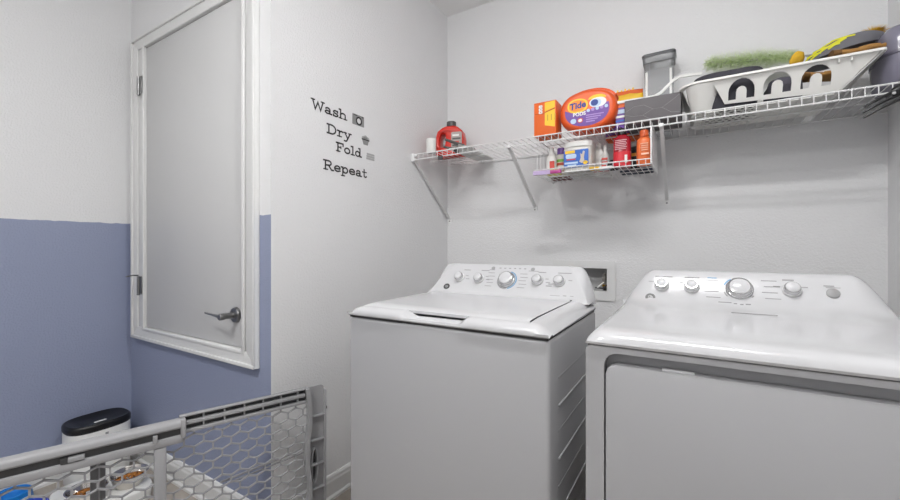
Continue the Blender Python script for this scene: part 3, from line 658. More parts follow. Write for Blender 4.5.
flat('white_board', 'flat white cardboard sheet lying on the shelf right of the red jug', 'cardboard', M_white, -1.17, -1.06, 1.90, 2.25, ZB, ZB + .006, 0, .001)
# orange carton
cx, hw, h = px_item(534, 556, 101.5, 1.905, ZB)
t = thing('orange_carton', 'upright orange carton with yellow panel left of the orange oval tub', 'box', (cx, 1.955, ZB))
new('carton', box(B(), cx - hw, cx + hw, 1.905, 2.0, ZB, ZB + h, .002), M_orangecard, t)
CF = T((cx, 1.905, ZB)) @ FACE
art(t, CF, [(.0, h * .70), (hw * .9, h * .78), (hw * .9, h * .98), (.0, h * .96)], M_yellow, 'yellow_panel', .001); art(t, CF, [(.0, h * .3), (hw * .9, h * .22), (hw * .9, h * .74), (.0, h * .66)], M_yellow, 'yellow_panel', .001)
art(t, CF, [(-hw * .9, h * .655), (0, h * .635), (0, h * .65), (-hw * .9, h * .67)], mat('dark_orange_print', '#a8480f', .5), 'fold_line', .0008); art(t, CF, [(0, h * .665), (hw * .9, h * .745), (hw * .9, h * .76), (0, h * .68)], mat('dark_orange_print', '#a8480f', .5), 'fold_line', .0012)  # darker orange lines across the carton front
for k in range(3):
    bm = B(); holed(bm, rrect(-.030, -.012, h * (.66 + .085 * k), h * (.735 + .085 * k), .003, 3), [rrect(-.026 + .002 * k, -.017, h * (.685 + .085 * k), h * (.71 + .085 * k), .002, 2)], .001, CF @ T((0, 0, .0008))); new('white_letter', bm, M_white, t, smooth=False)
for k in range(3): art(t, CF, rrect(.012 + .018 * k, .017 + .018 * k, h * .42, h * .6, .001), mat('tan_print', '#c79a30', .5), 'small_print', .0015)

# oval tub "Tide PODS"
x0p, x1p = onY(558.5, 100, 1.915).x, onY(617, 100, 1.915).x
cx, hw = (x0p + x1p) / 2, (x1p - x0p) / 2; hh = .196; Yc = 1.985
td = thing('laundry_pod_tub', 'large orange oval tub of laundry pods with purple label', 'tub', (cx, Yc, ZB))
def tub_ring(y, sc, zs=1.0):
    o = []
    for i in range(48):
        a = 2 * PI * i / 48; c, s = math.cos(a), math.sin(a)
        x = hw * sc * math.copysign(abs(c) ** .86, c); z = hh / 2 * sc * math.copysign(abs(s) ** .86, s) * zs
        o.append(Vector((cx + x, Yc + y, ZB + hh / 2 + max(-hh * .48, z) - .004)))
    return o
bm = B(); loft(bm, [tub_ring(y, s) for y, s in ((-.071, .80), (-.070, .86), (-.064, .93), (-.052, .98), (-.035, 1.0), (.035, 1.0), (.052, .98), (.064, .93), (.071, .86))]); new('body', bm, M_orange, td)
bm = B(); lr = []
for y, s in ((-.030, .985), (-.026, 1.035), (.03, 1.05), (.05, 1.02), (.06, .97)):
    o = []
    for i in range(31):
        a = PI * (.17 + .66 * i / 30); c, q = math.cos(a), math.sin(a)
        o.append(Vector((cx + .008 + hw * s * .95 * math.copysign(abs(c) ** .86, c), Yc + y, ZB + hh / 2 + hh / 2 * s * 1.02 * abs(q) ** .86 + .002)))
    o += [Vector((o[-1].x + .02, Yc + y, ZB + hh * .66)), Vector((o[0].x - .02, Yc + y, ZB + hh * .66))]
    lr.append(o)
loft(bm, lr); new('lid', bm, mat('orange_lid', '#d9541a', .4), td)
TF = T((cx, Yc - .071, ZB + hh / 2 - .004)) @ FACE
def el(sx, sy, ox=0, oy=0, n=40, a0=0, a1=351): return [(ox + sx * math.copysign(abs(math.cos(math.radians(a0 + (a1 - a0) * i / n))) ** .9, math.cos(math.radians(a0 + (a1 - a0) * i / n))), oy + sy * math.copysign(abs(math.sin(math.radians(a0 + (a1 - a0) * i / n))) ** .9, math.sin(math.radians(a0 + (a1 - a0) * i / n)))) for i in range(n + 1)]
a_, b_ = hw * .755, hh / 2 * .76
bm = B(); prism(bm, el(a_, b_), 0, .0008, TF); lb = new('label', bm, mat('orange_label', '#e4601d', .4), td, smooth=False)
low = [p for p in el(a_, b_, 0, 0, 60, 175, 375)]
low = [(p[0], p[1]) for p in low] + [(a_ * .55, b_ * .12), (a_ * .1, -b_ * .05), (-a_ * .3, -b_ * .02), (-a_ * .7, -b_ * .08)]
art(lb, TF, low, M_purple, 'purple_band', .0014)
art(lb, TF, el(.047, .033, -hw * .31, hh * .12), M_yellow, 'logo_ring', .0022); art(lb, TF, el(.039, .026, -hw * .31, hh * .12), mat('logo_orange', '#f08a24', .45), 'logo_disc', .0026)
bm = B(); text(bm, 'Tide', .041, TF @ T((-hw * .31, hh * .12, .003)) @ Rz(.09), .0006, .0013, .1); new('brand_print', bm, M_navy, lb, smooth=False)
bm = B(); text(bm, 'PODS', .023, TF @ T((-hw * .25, -hh * .085, .0022)) @ Rz(.03), .0004, .0008); new('brand_print', bm, M_white, lb, smooth=False)
art(lb, TF, el(.04, .022, hw * .36, hh * .2, 30, 10, 170), M_yellow, 'yellow_arc', .0018)
art(lb, TF, el(.037, .022, hw * .38, hh * .13), M_white, 'pod_white', .0022); art(lb, TF, el(.024, .018, hw * .31, hh * .125), M_lightblue, 'pod_pale', .0026); art(lb, TF, el(.016, .014, hw * .27, hh * .13), M_navy, 'pod_blue', .003)
art(lb, TF, el(.013, .0115, -hw * .46, -hh * .235), M_lightblue, 'round_icon', .002); art(lb, TF, el(.013, .0115, -hw * .22, -hh * .235), M_redlab, 'round_icon', .002); art(lb, TF, el(.009, .0075, -hw * .22, -hh * .235), M_white, 'round_icon', .0024)
for k in range(5): art(lb, TF, el(.0075, .0075, hw * (.06 + .15 * k), -hh * (.03 - .01 * k), 14), (M_lightblue, mat('lilac', '#a98cc8', .5))[k % 2], 'round_icon', .002)
for k in range(4): art(lb, TF, rrect(-hw * .02, hw * (.58 - .1 * k), -hh * (.15 + .05 * k), -hh * (.125 + .05 * k), .001), mat('lilac', '#a98cc8', .5), 'small_print', .002)
# orange, yellow and purple pouch behind the grey bin
x0p, x1p = onY(606, 100, 2.2).x, onY(643, 100, 2.2).x; zt_ = onY(625, 91, 2.2).z
t = thing('orange_pouch', 'orange pouch with yellow and purple bands standing behind the grey bin', 'pouch', ((x0p + x1p) / 2, 2.2, ZB))
cxp, hwp, hp = (x0p + x1p) / 2, (x1p - x0p) / 2, zt_ - ZB
def pouch_band(f0, f1, m, nm, g=0):
    bm = B(); loft(bm, [[Vector((cxp + x, 2.2 + y * (1.05 - f) ** .6, ZB + hp * f * (1 + .015 * math.sin(x * 70)))) for x, y in [(p.x, p.y) for p in sring(0, 0, 0, hwp + g, .05 + g, 2.6, 28)]] for f in [f0 + (f1 - f0) * i / 6 for i in range(7)]]); new(nm, bm, m, t)
pouch_band(0, .985, M_orangecard, 'bag'); pouch_band(.76, .90, M_yellow, 'yellow_band', .0012); pouch_band(.08, .50, M_purple, 'purple_band', .0012); pouch_band(.42, .54, mat('pale_band', '#cfc4d8', .5), 'pale_band', .0018)
for k in range(6):
    bm = B(); a = cxp - hwp * .5 + k * hwp * .2; box(bm, a, a + .008, 2.147, 2.1485, ZB + hp * .92, ZB + hp * (.95 + .015 * (k % 2)), .0005); new('print_mark', bm, M_yellow, t, smooth=False)
x0p = onY(616, 100, 1.96).x; x1p = onY(625, 100, 1.96).x
flat('pod_refill_box', 'small purple and pale blue box squeezed between oval tub and grey bin', 'box', M_purple, x0p, x1p - .002, 1.955, 2.03, ZB, onY(620, 105, 1.96).z, 0, .002)
bo = bpy.data.objects['pod_refill_box']
for k, (f0, f1, m_) in enumerate(((.86, 1.0, M_orangecard), (.6, .78, M_lightblue), (.42, .52, M_white), (.25, .33, M_blue))):
    hb = onY(620, 105, 1.96).z - ZB
    new('print_band', box(B(), x0p - .0006, x1p - .0014, 1.954, 2.0306, ZB + f0 * hb, ZB + f1 * hb - .0004), m_, bo, smooth=False)

# grey fabric bin with thin pale hexagon lines
x0p, x1p = onY(624.5, 100, 1.925).x, onY(681, 100, 1.925).x; zb1 = onY(652, 97, 1.925).z
gb = thing('grey_storage_bin', 'low dark grey storage bin with thin pale hexagon lines', 'bin', ((x0p + x1p) / 2, 2.06, ZB))
bm = B(); box(bm, x0p, x1p, 1.925, 2.13, ZB, zb1, .004)
bmesh.ops.delete(bm, geom=[f for f in bm.faces if f.normal.z > .9], context='FACES')
new('fabric', bm, mat('grey_fabric', '#6b686a', .85, bump=.3, bscale=600), gb)
new('liner', box(B(), x0p + .006, x1p - .006, 1.931, 2.124, ZB + .004, ZB + .03), mat('bin_inside', '#4d4b4d', .9), gb, smooth=False)
bm = B(); holed(bm, rrect(x0p, x1p, 1.925, 2.13, .006), [rrect(x0p + .008, x1p - .008, 1.933, 2.122, .004)], .003, T((0, 0, zb1))); new('rim', bm, MATS['grey_fabric'], gb)
GF = T((0, 1.925, 0)) @ FACE; hb = zb1 - ZB; bm = B(); W_ = x1p - x0p
for pts in ([(0, .42), (.16, .30), (.34, .30), (.52, .5), (.50, .5), (.68, .5), (.84, .72), (.99, .95)], [(.52, .5), (.36, .72), (.18, .72), (0, .5)], [(.68, .5), (.84, .25), (.99, .22)], [(.34, .3), (.5, .04)]):
    stroke(bm, [(x0p + a * W_, ZB + b * hb) for a, b in pts], .0011, GF)
new('hexagon_lines', bm, mat('pale_line', '#959193', .6), gb, smooth=False)

# clear tall container with grey lid
cx, hw, h = px_item(643, 676, 56, 2.19, ZB)
t = thing('clear_container', 'tall clear plastic container with grey lid behind the grey bin', 'container', (cx, 2.19, ZB))
hw *= .9
bm = B()
loft(bm, [[Vector((cx + x, 2.19 + y, ZB + z)) for x, y in rrect(-hw * k, hw * k, -.042, .042, .014, 4)] for z, k in ((0, .86), (.01, .9), (h - .02, 1), )], True, False)
new('tub', bm, mat('clear_plastic', '#d5d8da', .15, trans=.55, alpha=.55), t)
for sx in (-1, 1):
    bm = B(); box(bm, cx + sx * hw * .80 - .005, cx + sx * hw * .80 + .005, 2.144, 2.149, ZB + .05, ZB + h * .78, .002); new('side_rib', bm, M_white, t)
bm = B(); holed(bm, rrect(cx - hw * .62, cx + hw * .62, ZB + h * .55, ZB + h * .92, .008), [rrect(cx - hw * .6, cx + hw * .6, ZB + h * .56, ZB + h * .91, .007)], .002, T((0, 2.146, 0)) @ FACE); new('panel_frame', bm, mat('clear_frame', '#9a9c9e', .4), t)
bm = B(); prism(bm, rrect(-.012, .012, -.006, .006, .002), 0, .001, T((cx + .01, 2.147, ZB + h * .45)) @ FACE); new('print', bm, mat('pale_navy_print', '#8289a0', .6), t)
bm = B(); loft(bm, [[Vector((cx + x, 2.19 + y, ZB + h + z)) for x, y in rrect(-hw - g, hw + g, -.044 - g, .044 + g, .016, 5)] for z, g in ((-.042, .004), (-.022, .006), (-.006, .006), (0, .002))]); new('lid', bm, mat('lid_grey', '#6e7072', .3), t)
bm = B(); loft(bm, [[Vector((cx + x, 2.19 + y, ZB + h + z)) for x, y in rrect(-hw - g, hw + g, -.044 - g, .044 + g, .016, 5)] for z, g in ((-.012, .008), (-.004, .009), (.001, .006))]); new('lid_rim', bm, mat('lid_rim_dark', '#4c4e50', .3), t)
# white curved strip (folded-down carrying handle) over the bin
pp = [(616, 103.5, 1.955), (630, 101, 1.96), (646, 98.5, 1.97), (655, 96.5, 1.985), (661, 93, 1.995), (667, 87, 2.0), (673, 81, 2.0), (680, 77, 2.0), (690, 75.3, 2.0), (702, 74, 2.0)]
pts = [onY(*p) for p in pp]; bm = B(); rings = []
for i, p in enumerate(pts):
    d_ = (pts[min(i + 1, len(pts) - 1)] - pts[max(i - 1, 0)]).normalized(); nn = Vector((-d_.z, 0, d_.x)).normalized()
    rings.append([p + nn * a + Vector((0, b, 0)) for a, b in ((-.007, -.012), (.004, -.013), (.0075, -.004), (.0075, .008), (.003, .012), (-.003, .004), (-.006, -.002))])
loft(bm, rings); tag(new('plastic_strip', bm, M_white), 'white curved plastic strip arching over the grey bin', 'plastic strip')

# ------------------------------------------------------------------ white laundry basket
lbk = thing('laundry_basket', 'low white plastic laundry basket with arched openings at right end of the shelf', 'laundry basket', (.25, 2.0, ZB))
M_bk = mat('basket_plastic', '#e6e5e1', .35)
yb0, yb1, yt0, yt1 = 1.928, 2.20, 1.872, 2.255      # bottom and top depth
zb0, zt1 = ZB + .004, 1.790
bl0, bl1, tl0, tl1 = .00, .43, -.050, .530
# near and far walls with arches
def arch_hole(cx, w_, z0, z1):
    r = w_ / 2; o = [(cx - r, z0), (cx - r, z1 - r)] + [(cx + r * math.cos(math.radians(180 - 18 * k)), z1 - r + r * math.sin(math.radians(180 - 18 * k))) for k in range(1, 10)] + [(cx + r, z1 - r), (cx + r, z0)]
    tw = w_ * .20; tz = z0 + (z1 - z0) * .62
    o += [(cx + tw, z0), (cx + tw, tz - tw)] + [(cx + tw * math.cos(math.radians(30 * k)), tz - tw + tw * math.sin(math.radians(30 * k))) for k in range(1, 6)] + [(cx - tw, tz - tw), (cx - tw, z0)]
    return o
def wall_pts(): return [(.075, zb0 + .01), (bl1, zb0 + .01), (tl1, zt1), (tl0 + .05, zt1), (.05, zt1 - .03), (.062, zt1 - .06)]
def lean(bm, ya, yb):
    for v in bm.verts:
        f = (v.co.z - zb0) / (zt1 - zb0); v.co.y += ya + (yb - ya) * f
for ya, yb in ((yb0, yt0), (yb1, yt1)):
    bm = B(); holed(bm, [(.100, zb0 + .018), (bl1 - .03, zb0 + .006), (bl1, zb0 + .002), (tl1 - .005, zt1), (tl0 + .04, zt1), (.062, zt1 - .012)], [arch_hole(c, .082, zb0 + .028, zt1 - .008) for c in (.152, .260, .368)], .003, FACE); lean(bm, ya, yb); new('long_wall', bm, M_bk, lbk)
# right end slanting wall
bm = B(); loft(bm, [[Vector((bl1, yb0, zb0)), Vector((bl1, yb1, zb0)), Vector((bl1 + .003, yb1, zb0 - .001)), Vector((bl1 + .003, yb0, zb0 - .001))], [Vector((tl1, yt0, zt1)), Vector((tl1, yt1, zt1)), Vector((tl1 + .004, yt1, zt1)), Vector((tl1 + .004, yt0, zt1))]]); new('end_wall', bm, M_bk, lbk, smooth=False)
# left end: rounded corner cups
for yy, yt in ((yb0 + .045, yt0 + .045), (yb1 - .045, yt1 - .045)):
    bm = B(); loft(bm, [sring(.028 - .004 * k, yy + (yt - yy) * k, zb0 + (zt1 - .006 - zb0) * k, .042 + .014 * k, .042 + .014 * k, 2.3, 28) for k in (0, .25, .5, .75, 1)], True, False); new('corner_cup', bm, M_bk, lbk)
bm = B(); loft(bm, [[Vector((bl0 - .005, yb0 + .06, zb0)), Vector((bl0 - .005, yb1 - .06, zb0)), Vector((bl0 - .001, yb1 - .06, zb0)), Vector((bl0 - .001, yb0 + .06, zb0))], [Vector((tl0 + .004, yt0 + .05, zt1)), Vector((tl0 + .004, yt1 - .05, zt1)), Vector((tl0 + .008, yt1 - .05, zt1)), Vector((tl0 + .008, yt0 + .05, zt1))]]); new('end_wall', bm, M_bk, lbk, smooth=False)
# rim, rounded at left
bm = B(); ro = rrect(tl0 - .006, tl1 + .008, yt0 - .012, yt1 + .012, [.012, .07, .07, .012], 8); ri = rrect(tl0 + .012, tl1 - .008, yt0 + .004, yt1 - .004, [.01, .06, .06, .01], 8)
holed(bm, ro, [ri], .008, T((0, 0, zt1 + .001))); new('rim', bm, M_bk, lbk)
for x in (.42, .452): new('rim_rib', box(B(), x, x + .004, yt0 - .006, yt0 + .006, zt1 - .018, zt1 - .003, .001), M_bk, lbk)
# perforated floor
holes = []
for r in range(8):
    for c in range(9):
        x = .02 + c * .0235 + (.012 if r % 2 else 0); y = 1.95 + r * .031
        if x < .215: holes.append([(x + 0.0088 * math.cos(PI * k / 4), y + .012 * math.sin(PI * k / 4)) for k in range(8)])
bm = B(); holed(bm, rrect(bl0, bl1, yb0 + .004, yb1 - .004, [.01, .05, .05, .01], 6), holes, .003, T((0, 0, zb0 - .001))); new('floor', bm, M_bk, lbk, smooth=False)
bm = B()
for k in range(5): box(bm, .24 + k * .042, .248 + k * .042, yb0 + .02, yb1 - .02, zb0 - .004, zb0 - .0022)
new('floor_ribs', bm, M_bk, lbk, smooth=False)
# dark grey cloth in the basket
def blob(secs, M, n=28, e=2.4):
    bm = B(); loft(bm, [sring(s[3] if len(s) > 3 else 0, s[4] if len(s) > 4 else 0, s[0], s[1], s[2], e, n) for s in secs]); bm.transform(M); return bm
def noisy(bm, amp, sc, seed=0):
    rnd = random.Random(seed); ph = [rnd.uniform(0, 6) for _ in range(6)]
    for v in bm.verts:
        c = v.co; v.co += Vector((math.sin(c.y * sc + ph[0]) * math.cos(c.z * sc + ph[1]), math.sin(c.x * sc + ph[2]) * math.cos(c.z * sc + ph[3]), math.sin(c.x * sc + ph[4]) * math.cos(c.y * sc + ph[5]))) * amp
    return bm
bm = blob([(0, .085, .105), (.03, .100, .115), (.08, .114, .125), (.125, .120, .125), (.146, .118, .118), (.153, .10, .10), (.154, .05, .03)], T((.112, 2.035, zb0 + .003)), 40, 4); noisy(bm, .0025, 60)
tag(new('dark_grey_cloth', bm, mat('charcoal_fabric', '#3a3940', .85, bump=.4, bscale=200)), 'charcoal fabric pouch filling the left part of the laundry basket', 'pouch')
bm = blob([(0, .045, .11), (.03, .052, .118), (.07, .054, .12), (.09, .05, .112), (.097, .03, .09), (.098, .01, .03)], T((.296, 2.055, zb0 + .003)), 32, 3.5); noisy(bm, .003, 55, 2)
tag(new('slate_cloth', bm, mat('slate_fabric', '#55535d', .85, bump=.4, bscale=200)), 'slate grey cloth bundled in the middle of the laundry basket', 'cloth')
# feather duster
t = thing('fluffy_duster', 'fluffy pale green duster lying across the laundry basket', 'duster', (.19, 2.12, 1.80))
p0, p1 = onY(706, 64, 2.17), onY(800, 55, 2.17)
bm = B(); tube(bm, [p0, p1, p1 + (p1 - p0) * .25], .008, 10); new('core_rod', bm, M_white, t)
bm = B(); rnd = random.Random(3)
ax = (p1 - p0); L_ = ax.length; ax.normalize(); e1 = ax.cross(Vector((0, 0, 1))).normalized(); e2 = e1.cross(ax)
for k in range(3600):
    f = rnd.random(); a = rnd.uniform(0, 2 * PI); r = .056 * (.75 + .35 * rnd.random()) * (1 - .55 * max(0, f - .6) / .4) * (1 - .4 * max(0, .12 - f) / .12)
    d_ = (e1 * math.cos(a) + e2 * math.sin(a)); b0 = p0 + ax * f * L_ + d_ * .006
    tip = b0 + d_ * r + ax * rnd.uniform(-.02, .016) + Vector((0, 0, -.004)); s_ = d_.cross(ax) * .0013
    mid = (b0 + tip) / 2 + ax * rnd.uniform(-.006, .006)
    va, vb, vc, vd, ve = [bm.verts.new(q) for q in (b0 - s_, b0 + s_, mid + s_, mid - s_, tip)]
    bm.faces.new((va, vb, vc, vd)); bm.faces.new((vd, vc, ve))
mf = mat('pale_green_fibre', '#eff7dc', .8); nt = mf.node_tree; tr = nt.nodes.new('ShaderNodeBsdfTranslucent'); tr.inputs[0].default_value = lin('#eff7dc'); ms = nt.nodes.new('ShaderNodeMixShader'); ms.inputs[0].default_value = .65
nt.links.new(nt.nodes['Principled BSDF'].outputs[0], ms.inputs[1]); nt.links.new(tr.outputs[0], ms.inputs[2]); nt.links.new(ms.outputs[0], nt.nodes['Material Output'].inputs[0])
o = new('fibres', bm, mf, t, smooth=False); o['kind'] = 'stuff'
bm = B()
p2 = onY(797, 59, 2.08)
loft(bm, [sring(0, 0, z, r, r * .6, 2.2, 20) for z, r in ((-.03, .008), (-.02, .02), (0, .024), (.018, .018), (.028, .006))]); bm.transform(T(p2)); noisy(bm, .004, 90, 5)
tag(new('yellow_cloth', bm, mat('yellow_fabric', '#d8ab2e', .85, bump=.4, bscale=200)), 'mustard yellow cloth bunched beside the duster tip', 'cloth')
# grey cap with yellow pattern
cp = thing('baseball_hat', 'grey hat with bright yellow pattern on top of the basket', 'hat', (.40, 2.02, 1.80))
c0 = onY(842, 54, 2.06)
bm = B()
secs = []
for k in range(9):
    a = PI / 2 * k / 8; secs.append([Vector((c0.x + .012 * math.sin(a) + .122 * math.cos(a) * math.cos(q), c0.y + .10 * math.cos(a) * math.sin(q), c0.z - .012 + .07 * math.sin(a) + .02 * math.cos(q) * math.cos(a))) for q in [2 * PI * i / 36 for i in range(36)]])
for r in secs:
    if (r[0] - r[18]).length < 1e-4:
        for i, v in enumerate(r): v.x += .002 * math.cos(i * PI / 18); v.y += .002 * math.sin(i * PI / 18)
loft(bm, secs); new('crown', bm, mat('cap_grey', '#66666c', .75, bump=.2, bscale=300), cp)
def cap_pt(th, ph, g=.002):
    a = ph; return Vector((c0.x + .012 * math.sin(a) + (.122 + g) * math.cos(a) * math.cos(th), c0.y + (.10 + g) * math.cos(a) * math.sin(th), c0.z - .012 + (.07 + g) * math.sin(a) + .02 * math.cos(th) * math.cos(a)))
M_lime = mat('lime_print', '#d9d62c', .6)
for (t0, f0, t1, f1) in ((200, .15, 240, .85), (215, .1, 262, .75), (205, .55, 255, .35), (196, .4, 230, .25), (225, .95, 275, .62), (240, .25, 262, .6)):
    L = []; n_ = 8
    for i in range(n_ + 1):
        k = i / n_; th, ph = math.radians(t0 + (t1 - t0) * k), f0 + (f1 - f0) * k; p = cap_pt(th, ph); q = cap_pt(th, ph, .0032)
        tn = (cap_pt(math.radians(t0 + (t1 - t0) * (k + .05)), f0 + (f1 - f0) * (k + .05)) - p).normalized(); nn = (p - c0).normalized().cross(tn) * .003
        L.append([p - nn, p + nn, q + nn, q - nn])
    bm = B(); loft(bm, L); new('yellow_stripe', bm, M_lime, cp)
# brown gloves
M_lea = mat('tan_leather', '#9a7038', .75, bump=.4, bscale=120, var=.2, vscale=30)
def glove(name, label, base, drc, sc, seed):
    t = thing(name, label, 'glove', base - Vector((0, 0, .02)), 'work gloves in the basket')
    d_ = Vector(drc).normalized(); up = Vector((0, 0, 1)); s_ = d_.cross(up).normalized()
    rings = []
    for f, wv, hv in ((-.06, .042, .02), (-.02, .036, .018), (.02, .044, .018), (.05, .046, .016), (.062, .04, .012)):
        rings.append([base + d_ * f * sc + s_ * math.cos(q) * wv * sc + up * math.sin(q) * hv * sc for q in [2 * PI * i / 20 for i in range(20)]])
    bm = B(); loft(bm, rings)
    rnd = random.Random(seed)
    for k in range(4):
        o_ = base + d_ * .055 * sc + s_ * (-.032 + .0215 * k) * sc; ln = (.05, .06, .058, .046)[k] * sc
        tube(bm, [o_, o_ + d_ * ln * .5 + up * .008 * sc, o_ + d_ * ln + up * rnd.uniform(-.01, .004) * sc], [.011 * sc, .011 * sc, .008 * sc], 10)
    o_ = base + s_ * .04 * sc; tube(bm, [o_, o_ + d_ * .03 * sc + s_ * .014 * sc, o_ + d_ * .055 * sc + s_ * .014 * sc], [.012 * sc, .012 * sc, .008 * sc], 10)
    noisy(bm, .002, 80, seed); new('leather', bm, M_lea, t)
    bm = B(); loft(bm, [[base + d_ * f * sc + s_ * math.cos(q) * wv * sc + up * math.sin(q) * .021 * sc for q in [2 * PI * i / 20 for i in range(20)]] for f, wv in ((-.075, .046), (-.05, .044))]); new('cuff', bm, mat('dark_cuff', '#6d4d24', .8), t)
glove('work_glove', 'tan leather work glove lying over the right rim of the basket', onY(855, 54, 1.945), (1, .05, -.06), .88, 4)
glove('work_glove', 'tan leather work glove seen through the rightmost arch of the basket', onY(820, 77, 1.995), (.8, .1, -.12), .76, 9)
# yellow fluff
t0 = onY(874, 34, 2.12); bm = B(); rnd = random.Random(8)
for k in range(700):
    a, b = rnd.uniform(0, 2 * PI), rnd.uniform(-.3, 1.3); d_ = Vector((math.cos(a) * math.cos(b) * 1.6, math.sin(a) * math.cos(b), math.sin(b))); b0 = t0 + d_ * .004; tip = t0 + d_ * rnd.uniform(.018, .036) + Vector((rnd.uniform(-.006, .006), 0, 0)); s_ = d_.cross(Vector((0, .3, 1))).normalized() * .0014
    v = [bm.verts.new(q) for q in (b0 - s_, b0 + s_, tip)]; bm.faces.new(v)
o = tag(new('yellow_tuft', bm, mat('yellow_fibre', '#e0b53a', .8), smooth=False), 'small fluffy yellow tuft behind the grey cap', 'tuft')
o['kind'] = 'stuff'
# grey violet canister at the right wall
c1 = Vector((.596, 1.99, ZB))
t = thing('violet_grey_canister', 'smooth violet grey rounded plastic case against the right wall', 'case', c1)
bm = B(); loft(bm, [sring(c1.x, c1.y, ZB + z, r, r * 1.9, 3.0, 36) for z, r in ((0, .046), (.012, .052), (.09, .056), (.145, .057), (.178, .053), (.196, .042), (.206, .026), (.208, .008))]); new('shell', bm, mat('violet_grey', '#777584', .22, coat=.4), t)
bm = B(); loft(bm, [sring(c1.x, c1.y, ZB + z, r, r * 1.9, 3.0, 36) for z, r in ((.095, .0565), (.098, .058), (.105, .058), (.108, .0575))]); new('band', bm, mat('violet_dark', '#5d5b69', .3), t)
# black fork-like tool hooked on the shelf front
fk = thing('black_claw_tool', 'black plastic claw tool hanging from the shelf front at far right', 'tool', onY(900, 92, 1.872))
for k, (a, b) in enumerate((((898, 90), (864, 107)), ((899, 94), (862, 113)), ((901, 98), (863, 118)))):
    bm = B(); q0, q1 = onY(a[0], a[1], 1.868), onY(b[0], b[1], 1.862 + .006 * k); tube(bm, [q0, (q0 + q1) / 2 + Vector((0, -.003, .002)), q1], [.0065, .005, .0035], 8); new('prong', bm, M_black, fk)
bm = B(); q0, q1 = onY(892, 93, 1.868), onY(906, 86, 1.868); tube(bm, [q0, (q0 + q1) / 2, q1, q1 + (q1 - q0) * 1.2], [.012, .016, .015, .010], 10); new('handle', bm, M_black, fk)
bm = B(); q = onY(894, 93, 1.856); lathe(bm, [(.006, -.003), (.005, .001)], 12, T(q) @ Rx(PI / 2)); new('rivet', bm, M_chrome, fk)

# ------------------------------------------------------------------ pet gate
ga = math.radians(19.3); P0 = Vector((-1.274, 1.052, 0)); gd = Vector((math.sin(ga), math.cos(ga), 0)); gn = Vector((math.cos(ga), -math.sin(ga), 0))
GM = Matrix(((-gd.x, gn.x, 0, P0.x), (-gd.y, gn.y, 0, P0.y), (0, 0, 1, 0), (0, 0, 0, 1)))
gt = thing('pet_gate', 'grey plastic extending pet gate with hexagon mesh', 'pet gate', P0 - gd * .5)
def gb_(name, s0, s1, n0, n1, z0, z1, bev=.002, m=M_gate, parent=None): return new(name, box(B(), s0, s1, n0, n1, z0, z1, bev), m, parent or gt, M=GM)
SE = 1.12
# near panel
bm = B(); prof = [(.002, .559), (.013, .560), (.017, .565), (.017, .575), (.013, .582), (.005, .586), (-.012, .586), (-.017, .581), (-.017, .562), (-.010, .559)]
loft(bm, [[Vector((s, a, b)) for a, b in prof] for s in (.418, SE)]); new('top_rail', bm, M_gate, gt, M=GM)
gb_('rail_groove', .42, SE, -.014, .006, .536, .562, 0, M_gated)
gb_('lower_rail', .42, SE, -.016, .016, .513, .538, .005)
gb_('rail_end_cap', .414, .428, -.02, .022, .530, .588, .004)
gb_('rail_clip', .488, .50, -.012, .0205, .532, .556, .002); gb_('rail_latch', .655, .69, -.012, .019, .540, .553, .002); gb_('rail_latch_dark', .69, .705, -.012, .017, .538, .554, .001, M_gated)
gb_('stile', .465, .497, -.006, .016, .045, .512, .004); gb_('stile', SE - .03, SE, -.012, .016, .0, .545, .004); gb_('bottom_rail', .465, SE, -.01, .014, .035, .07, .004)
def hexmesh(name, s0, s1, z0, z1, nn, off, dz=0, wd=.0042):
    bm = B(); pw, ph, hv = .055, .033, .011; seg = set()
    r = 0; zz = z0 - .02 + dz
    segs = []
    while zz < z1 + .04:
        xo = off + (pw / 2 if r % 2 else 0); x = s0 - pw * 2 + xo
        while x < s1 + pw:
            segs += [((x, zz - hv), (x, zz + hv)), ((x, zz + hv), (x + pw / 2, zz + ph - hv)), ((x, zz + hv), (x - pw / 2, zz + ph - hv))]
            x += pw
        zz += ph; r += 1
    for a, b in segs:
        a, b = Vector((a[0], a[1], 0)), Vector((b[0], b[1], 0)); d_ = b - a; t0, t1 = 0., 1.
        for p, q, lo, hi in ((a.x, d_.x, s0, s1), (a.y, d_.y, z0, z1)):
            if abs(q) < 1e-9:
                if p < lo or p > hi: t0 = 2
            else:
                u, v = sorted(((lo - p) / q, (hi - p) / q)); t0, t1 = max(t0, u), min(t1, v)
        if t1 - t0 < .02: continue
        a, b = a + d_ * t0, a + d_ * t1; d_.normalize(); pn = Vector((-d_.y, d_.x, 0)) * wd / 2; a -= d_ * wd * .3; b += d_ * wd * .3
        vs = [bm.verts.new(Vector((p.x, nn + h_, p.y))) for p in (a - pn, a + pn, b + pn, b - pn) for h_ in (-.003, .003)]
        for f in ((0, 2, 4, 6), (1, 7, 5, 3), (0, 1, 3, 2), (2, 3, 5, 4), (4, 5, 7, 6), (6, 7, 1, 0)): bm.faces.new([vs[i] for i in f])
    return new(name, bm, M_gate, gt, M=GM, smooth=False)
hexmesh('mesh_panel', .49, SE - .02, .06, .512, .002, .028, .012, .005)
